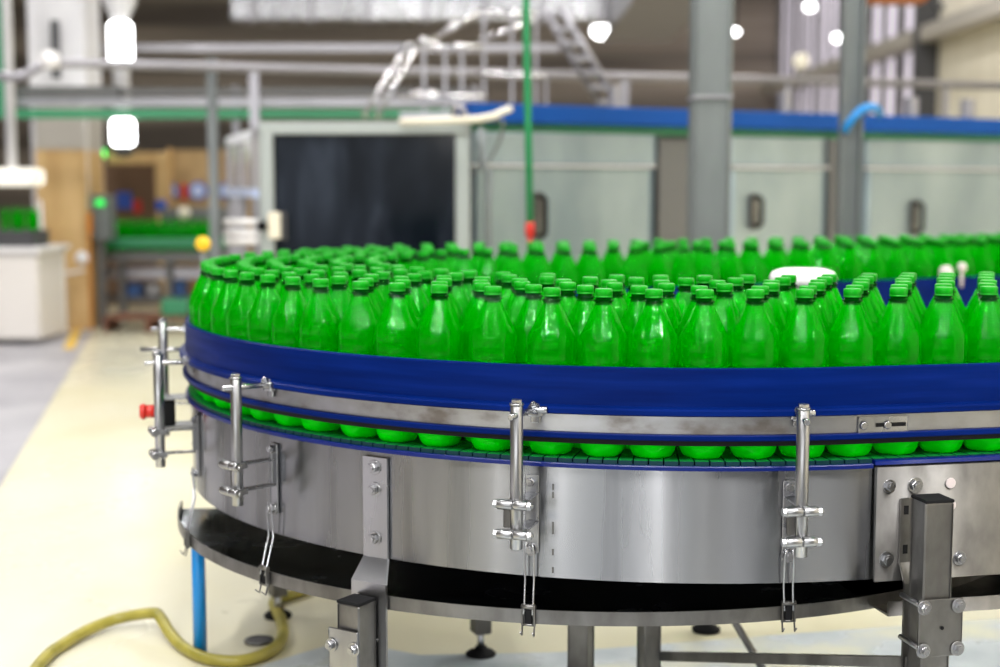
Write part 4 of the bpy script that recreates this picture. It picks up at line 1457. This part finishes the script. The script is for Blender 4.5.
for k in range(7):
    q = (k + .5) / 7
    a, b = W(545 + 57 * q, 10 + 98 * q, YG + .35), W(560 + 62 * q, 8 + 104 * q, YG + .45)
    mb = MB(); mb.box((a + b) / 2, (b.x - a.x, .22, .015)); mb.build('tread', M['pipe'], t)
mb = MB(); px_box(mb, 400, 112, 560, 118, YG, .6); mb.build('platform', M['pipe'], t)

# crane hook at the top right
p = W(900, -2, 9.0)
t = thing('crane_hoist', (p.x, p.y, p.z), 'orange hoist with a dark hook at the upper edge', 'hoist')
mb = MB(); px_box(mb, 870, -30, 930, 2, 9.0, .2, .02); mb.build('housing', M['rust'], t)
mb = MB(); mb.tube([W(934, -20, 9.1), W(934, 2, 9.1), W(938, 9, 9.1), W(943, 6, 9.1)], .02, 10); mb.build('hook', M['dark'], t)
mb = MB(); a = W(898, -28, 9.1); mb.box((a.x, 9.1, (a.z + ZC) / 2), (.06, .06, ZC - a.z)); mb.build('chain', M['dark'], t)
p = W(802, 61, 9.2)
mb = MB(); mb.cyl(p, p + Vector((0, .08, 0)), .05, 20, bev=.01); one('valve_wheel', mb, M['cream'], 'round beige valve wheel on the long grey pipe', 'valve')

# ---- hose and drain on the floor in front
hp = [(20, 690), (45, 658), (62, 645), (90, 629), (120, 618), (152, 613), (160, 617), (170, 633), (182, 646), (197, 655), (215, 660), (240, 661), (262, 655), (277, 646), (283, 634), (281, 620), (274, 606), (276, 599), (288, 596), (310, 588), (345, 574), (380, 566)]
pts_h = [G(x, y, .013) for x, y in hp]
lift = {3: .004, 4: .012, 5: .03, 6: .026, 7: .01}
for k, v in lift.items():
    pts_h[k] = G(hp[k][0], hp[k][1], .013 + v)


def smooth_path(P, n=6):
    out = []
    for i in range(len(P) - 1):
        p0, p1, p2, p3 = P[max(i - 1, 0)], P[i], P[i + 1], P[min(i + 2, len(P) - 1)]
        for k in range(n):
            t_ = k / n
            out.append(.5 * ((2 * p1) + (p2 - p0) * t_ + (2 * p0 - 5 * p1 + 4 * p2 - p3) * t_ ** 2 + (3 * p1 - p0 - 3 * p2 + p3) * t_ ** 3))
    out.append(P[-1])
    return out


mb = MB(); mb.tube(smooth_path(pts_h), .0125, 12); one('floor_hose', mb, M['hose'], 'olive yellow hose snaking over the pale floor round the blue pipe', 'hose')
p = G(259, 642)
t = thing('floor_drain', (p.x, p.y, 0), 'small round dark drain in the floor inside the hose bend', 'drain')
mb = MB(); mb.cyl((p.x, p.y, .001), (p.x, p.y, .005), .026, 24, bev=.001); mb.build('cover', M['dark'], t)
mb = MB(); mb.lathe([(.026, .001), (.031, .001), (.031, .006), (.026, .006)], (p.x, p.y, 0), 24, cap0=False, cap1=False); mb.build('ring', M['dull'], t)

# ------------------------------------------------------------------ light
def area(x, y, z, w, h, e, rot=(0, 0, 0), col=(1, .985, .96)):
    l = bpy.data.lights.new('area_light', 'AREA')
    l.shape = 'RECTANGLE'; l.size, l.size_y = w, h; l.energy = e; l.color = col
    o = bpy.data.objects.new('area_light', l); COL.objects.link(o); o.location = (x, y, z); o.rotation_euler = rot
    return o


LZ = 4.6
for x in (-3.6, -1.9, -.25, 1.35, 3.0):       # slim strip lamps over the near part of the hall
    area(x, -1.0, LZ, .05, 3.0, 165)
area(3.0, 11.5, 4.2, .2, 3.0, 70, (0, math.radians(-35), 0))  # added light aimed at the cream right wall to brighten it
area(-3.2, -7.8, 1.7, 7.4, 2.2, 175, (math.radians(88), 0, 0), (.95, .98, 1))      # broad unseen fill added behind the viewer to brighten the bottle bases
for x, e in ((-4.6, 34), (-.62, 52), (.95, 18), (-8, 40)):          # unseen tall narrow lights added beside it to streak the skirt
    area(x, -7.2, 2.6, .13, 2.2, e, (math.radians(82), 0, 0))
for y in (4.0, 6.2, 8.6, 11.5, 15.5, 20):
    for x in (-4.6, -1.7, 1.2, 3.6):
        area(x, y, LZ, .15, 1.5, 62 if y < 7 else 30)
w = bpy.data.worlds.new('world'); SC.world = w
w.use_nodes = True
w.node_tree.nodes['Background'].inputs[0].default_value = (.95, .97, 1, 1)
w.node_tree.nodes['Background'].inputs[1].default_value = .06
